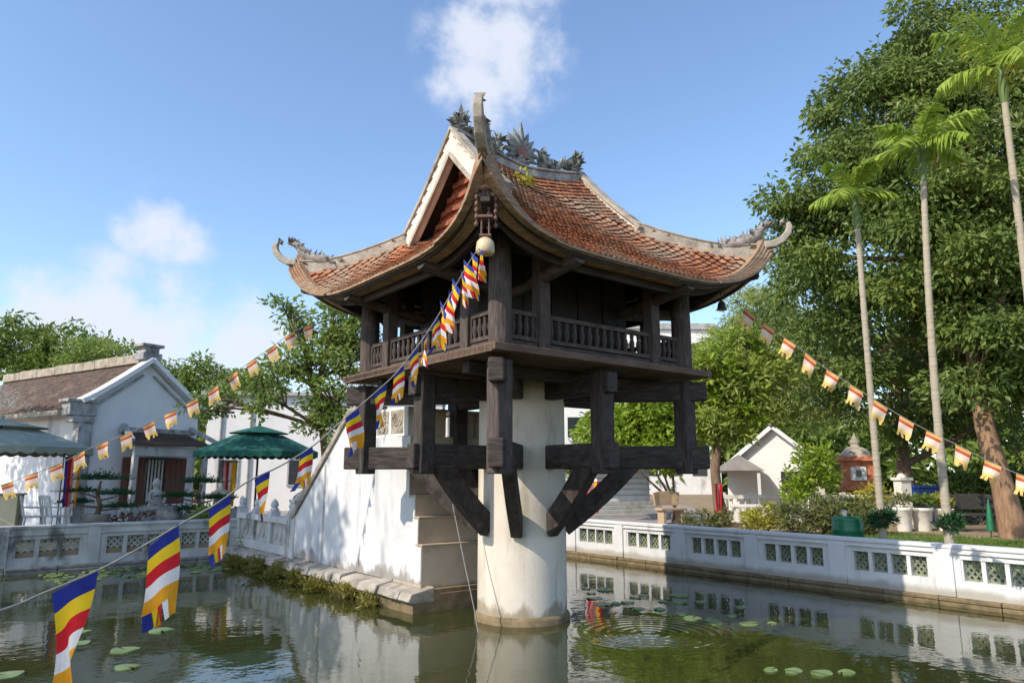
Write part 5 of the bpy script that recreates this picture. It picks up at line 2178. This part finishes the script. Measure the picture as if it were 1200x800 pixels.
def bunting(name, label, pts, kind, spots, flabel, group):
    m = MB()
    P = [Vector(p) for p in pts]
    # smooth the polyline
    Q = []
    for i in range(len(P) - 1):
        p0, p1, p2, p3 = P[max(i - 1, 0)], P[i], P[i + 1], P[min(i + 2, len(P) - 1)]
        for k in range(4):
            t = k / 4
            Q.append(.5 * ((2 * p1) + (-p0 + p2) * t + (2 * p0 - 5 * p1 + 4 * p2 - p3) * t * t + (-p0 + 3 * p1 - 3 * p2 + p3) * t ** 3))
    Q.append(P[-1])
    m.tube(Q, (.005 if kind != 'near' else .004), 6)
    tag(m.build(name, 'rope'), label, 'cord')
    seg = [0]
    for i in range(len(Q) - 1):
        seg.append(seg[-1] + (Q[i + 1] - Q[i]).length)
    used = {}
    for n_i, s in enumerate(spots):
        i = max(k for k in range(len(seg) - 1) if seg[k] <= min(s, seg[-1] - 1e-6))
        f = (s - seg[i]) / max(1e-6, seg[i + 1] - seg[i])
        c = Q[i].lerp(Q[i + 1], f)
        d = (Q[min(i + 2, len(Q) - 1)] - Q[max(i - 1, 0)]).normalized()
        var = n_i % 6
        src = flag_mesh(kind, var)
        if (kind, var) in used:
            o = src.copy()
            COL.objects.link(o)
        else:
            o = src
            used[(kind, var)] = 1
        yaw = math.atan2(d.y, d.x)
        pit = math.asin(max(-1, min(1, d.z)))
        wob = random.uniform(-.12, .12)
        yawj = (random.uniform(.35, .95) if n_i < 7 else random.uniform(-.35, .1))
        # the top edge follows the cord, the cloth still hangs down: shear instead of tilt
        o.location = c - Vector((0, 0, .004))
        rz = Matrix.Rotation(yaw, 4, 'Z') @ Matrix.Rotation(wob, 4, 'X')
        sh = Matrix.Identity(4)
        sc = math.cos(pit)
        tilt = pit * (.45 if kind != 'near' else .0)
        rest = pit - tilt
        k_ = 1.0
        if kind == 'near':
            k_ = (.85 if n_i < 7 else .62) if n_i < 13 else (.52, .54, .62, .90, 1.0)[n_i - 13]
        k_ = {'right': .92, 'left': .84}.get(kind, k_)
        rz = rz @ Matrix.Rotation(yawj if kind == 'near' and n_i < 16 else 0.0, 4, 'Z') @ Matrix.Scale(k_, 4)
        if kind == 'near' and n_i >= 13:
            rz = rz @ Matrix.Diagonal((.74, 1, 1.04, 1))
        sh[0][0] = math.cos(rest)
        sh[2][0] = math.sin(rest)
        sh = Matrix.Rotation(-tilt, 4, 'Y') @ sh
        me = FLAGBASE[(kind, var)].copy()
        me.transform(rz @ sh)
        o.data = me
        o.rotation_euler = (0, 0, 0)
        tag(o, flabel(n_i), 'flag', group)
    return seg[-1]


near_pts = [(-.37, -3.22, 4.12), (-.46, -3.51, 3.93), (-.70, -4.43, 3.10), (-.86, -5.05, 2.63), (-.96, -5.42, 2.41), (-1.08, -5.85, 2.18), (-1.15, -6.11, 2.04),
            (-1.23, -6.42, 1.92), (-1.30, -6.69, 1.84), (-1.35, -6.89, 1.75), (-1.41, -7.12, 1.67), (-1.46, -7.31, 1.60), (-1.51, -7.49, 1.54), (-1.57, -7.71, 1.49),
            (-1.61, -7.85, 1.46), (-1.75, -8.35, 1.40)]
ln_ = [0]
for i in range(len(near_pts) - 1):
    ln_.append(ln_[-1] + (Vector(near_pts[i + 1]) - Vector(near_pts[i])).length)


def near_at_y(y):
    for i in range(len(near_pts) - 1):
        a, b = near_pts[i], near_pts[i + 1]
        if b[1] <= y <= a[1]:
            return ln_[i] + (ln_[i + 1] - ln_[i]) * (y - a[1]) / (b[1] - a[1])


spots = [.12, .33, .54, .75, .96, 1.17, 1.38] + [1.62, 1.88, 2.16, 2.46, 2.8, 3.2] + [near_at_y(y) for y in (-6.20, -6.58, -6.88, -7.20, -7.59)]
bunting('flag_cord', 'cord strung from the nearest roof corner down past the stair to lower left', near_pts, 'near', sorted(spots),
        lambda i: 'blue, yellow, red, white and orange striped flag, %s down the near cord from the bell' % ordinal(i), 'striped flags on the near cord')
R_pts = [(3.1, .05, 4.35), (3.29, -.16, 4.06), (3.55, -.28, 3.80), (3.82, -.40, 3.54), (3.98, -.47, 3.36), (4.22, -.57, 3.14), (4.45, -.67, 2.94), (4.67, -.76, 2.75), (4.89, -.86, 2.57),
         (5.12, -.96, 2.40), (5.35, -1.06, 2.25), (5.54, -1.14, 2.12), (5.75, -1.23, 1.98), (5.95, -1.32, 1.87), (6.5, -1.6, 1.62)]
bunting('flag_cord', 'cord sloping from the right roof corner down past the palms to right edge', R_pts, 'right', [.30 + .345 * i for i in range(13)],
        lambda i: 'faded orange and cream flag, %s down the right cord from the roof corner' % ordinal(i), 'faded flags on the right cord')
L_pts = [(-2.75, 1.1, 4.40), (-3.1, .75, 4.20), (-3.4, .42, 3.98), (-3.67, .39, 3.77), (-3.97, .36, 3.54), (-4.22, .34, 3.34), (-4.48, .31, 3.13), (-4.76, .28, 2.95), (-5.02, .25, 2.79), (-5.29, .23, 2.64),
         (-5.58, .20, 2.48), (-5.85, .17, 2.36), (-6.16, .14, 2.23), (-6.41, .11, 2.08), (-6.68, .08, 1.95), (-6.95, .06, 1.85), (-7.22, .03, 1.74), (-7.9, 0, 1.56)]
bunting('flag_cord', 'cord sloping from the left roof corner down across the temple to left edge', L_pts, 'left', [.78 + .335 * i for i in range(15)],
        lambda i: 'faded orange and red flag, %s down the left cord from the roof corner' % ordinal(i), 'faded flags on the left cord')
m = MB()
a, b = Vector((-.45, -2.0, 1.35)), Vector((-.42, -1.55, -.25))
tag(None or (lambda o: o)(MB.build((lambda mm: (mm.tube([Vector((-.90, -.55, 1.5)), Vector((-.73, -.75, .82)), Vector((-.57, -.9, .2)), Vector((-.50, -.98, -.2))], .008, 6), mm)[1])(MB()), 'mooring_rope', 'rope')),
    'thin pale rope hanging from the pagoda braces into the pond beside the pillar', 'rope')

# ------------------------------------------------------------------ lily pads
def pad_mesh(r):
    m = MB()
    n = 18
    pts = [(0, 0, .004)]
    a0 = .13
    for k in range(n + 1):
        a = a0 + (2 * PI - 2 * a0) * k / n
        q = r * (1 + .035 * math.sin(5 * a + 1))
        pts.append((q * math.cos(a), q * math.sin(a), .004 + .007 * (1 + math.sin(2 * a + .6)) * r / .15))
    k = len(pts)
    low = [(x, y, -.004) for x, y, z in pts]
    m.add(pts + low, [(0, i, i + 1) for i in range(1, k - 1)] + [(k, k + i + 1, k + i) for i in range(1, k - 1)] +
          [(i, k + i, k + i + 1, i + 1) for i in range(1, k - 1)])
    return m


PADS = []


def pads(pts, label, group):
    for (x, y, r) in pts:
        if 'left' in label and 'lower' in label or 'row' in label:
            r *= .72
        if len(PADS) < 5:
            o = pad_mesh(.15).build('lily_pad', 'lily')
            PADS.append(o)
        else:
            o = random.choice(PADS).copy()
            COL.objects.link(o)
        s = r / .15
        o.scale = (s, s, 1)
        o.location = (x, y, random.uniform(.001, .006))
        o.rotation_euler = (0, 0, random.uniform(0, 6.28))
        tag(o, label, 'lily pad', group)


rnd = random.Random(4)
A1 = []
while len(A1) < 75:
    v, u = rnd.uniform(-4.6, -1.5), rnd.uniform(7.3, 8.95)
    x, y, _ = W(v, u)
    r = rnd.uniform(.07, .16)
    if all((x - a) ** 2 + (y - b) ** 2 > ((r + c) * .75) ** 2 for a, b, c in A1):
        A1.append((x, y, r))
pads(A1, 'small green lily pad in the crowded patch below the left bank wall', 'lily pads below the left bank wall')
A2 = [(-5.0, -1.6, .17), (-5.35, -1.0, .18), (-3.9, -2.6, .16), (-3.6, -3.3, .2), (-3.1, -3.9, .17), (-2.95, -4.75, .16), (-4.3, -1.9, .2), (-4.0, -3.5, .15), (-4.9, -2.9, .2), (-4.6, -3.9, .18), (-3.3, -5.0, .17), (-4.4, -.9, .2), (-2.6, -5.0, .13)]
pads(A2, 'pale green lily pad floating in the open water at lower left', 'lily pads at lower left')
A3 = []
while len(A3) < 24:
    x, y = rnd.uniform(.9, 3.2), rnd.uniform(-.4, 2.6)
    r = rnd.uniform(.06, .15)
    if (x - RIPPLE[0]) ** 2 + (y - RIPPLE[1]) ** 2 > .9 and all((x - a) ** 2 + (y - b) ** 2 > ((r + c) * .9) ** 2 for a, b, c in A3):
        A3.append((x, y, r))
pads(A3, 'green lily pad among those right of the white pillar', 'lily pads right of the pillar')
A4 = [(2.62, -2.66, .12), (2.86, -2.74, .14), (3.12, -2.70, .11), (2.42, -2.62, .09), ][:8] + [(2.45, -3.55, .17), (2.75, -3.45, .15), (3.05, -3.55, .18), (2.55, -3.85, .13), (3.35, -3.4, .14), (1.95, -3.75, .16), (3.6, -3.6, .15), (2.9, -3.75, .12)]
pads(A4, 'yellow green lily pad in the row at lower right', 'lily pads at lower right')

def lotus(loc, label, s=1.0):
    t = thing('water_lily', label, 'flower', loc, random.uniform(0, 6))
    for ring, (n, tilt, L) in enumerate(((8, .55, .085), (6, .95, .075))):
        for k in range(n):
            a = 2 * PI * k / n + ring * .3
            m = MB()
            d = Vector((math.cos(a) * math.cos(tilt), math.sin(a) * math.cos(tilt), math.sin(tilt)))
            sd_ = Vector((-math.sin(a), math.cos(a), 0))
            up = sd_.cross(d) * -1
            L2 = L * s
            m.add([Vector((0, 0, .012)), d * L2 * .55 + sd_ * L2 * .26 + up * .004, d * L2, d * L2 * .55 - sd_ * L2 * .26 + up * .004], [(0, 1, 2, 3)])
            m.build('petal', 'lilyflower', t, fix=False)
    m = MB()
    m.lathe([(.018 * s, .005), (.022 * s, .03), (.005, .04)], 8)
    m.build('flower_heart', 'fyellow', t)
    return t


lotus((1.22, .05, .01), 'peach coloured water lily flower beside the ripples right of the pillar', 1.2)
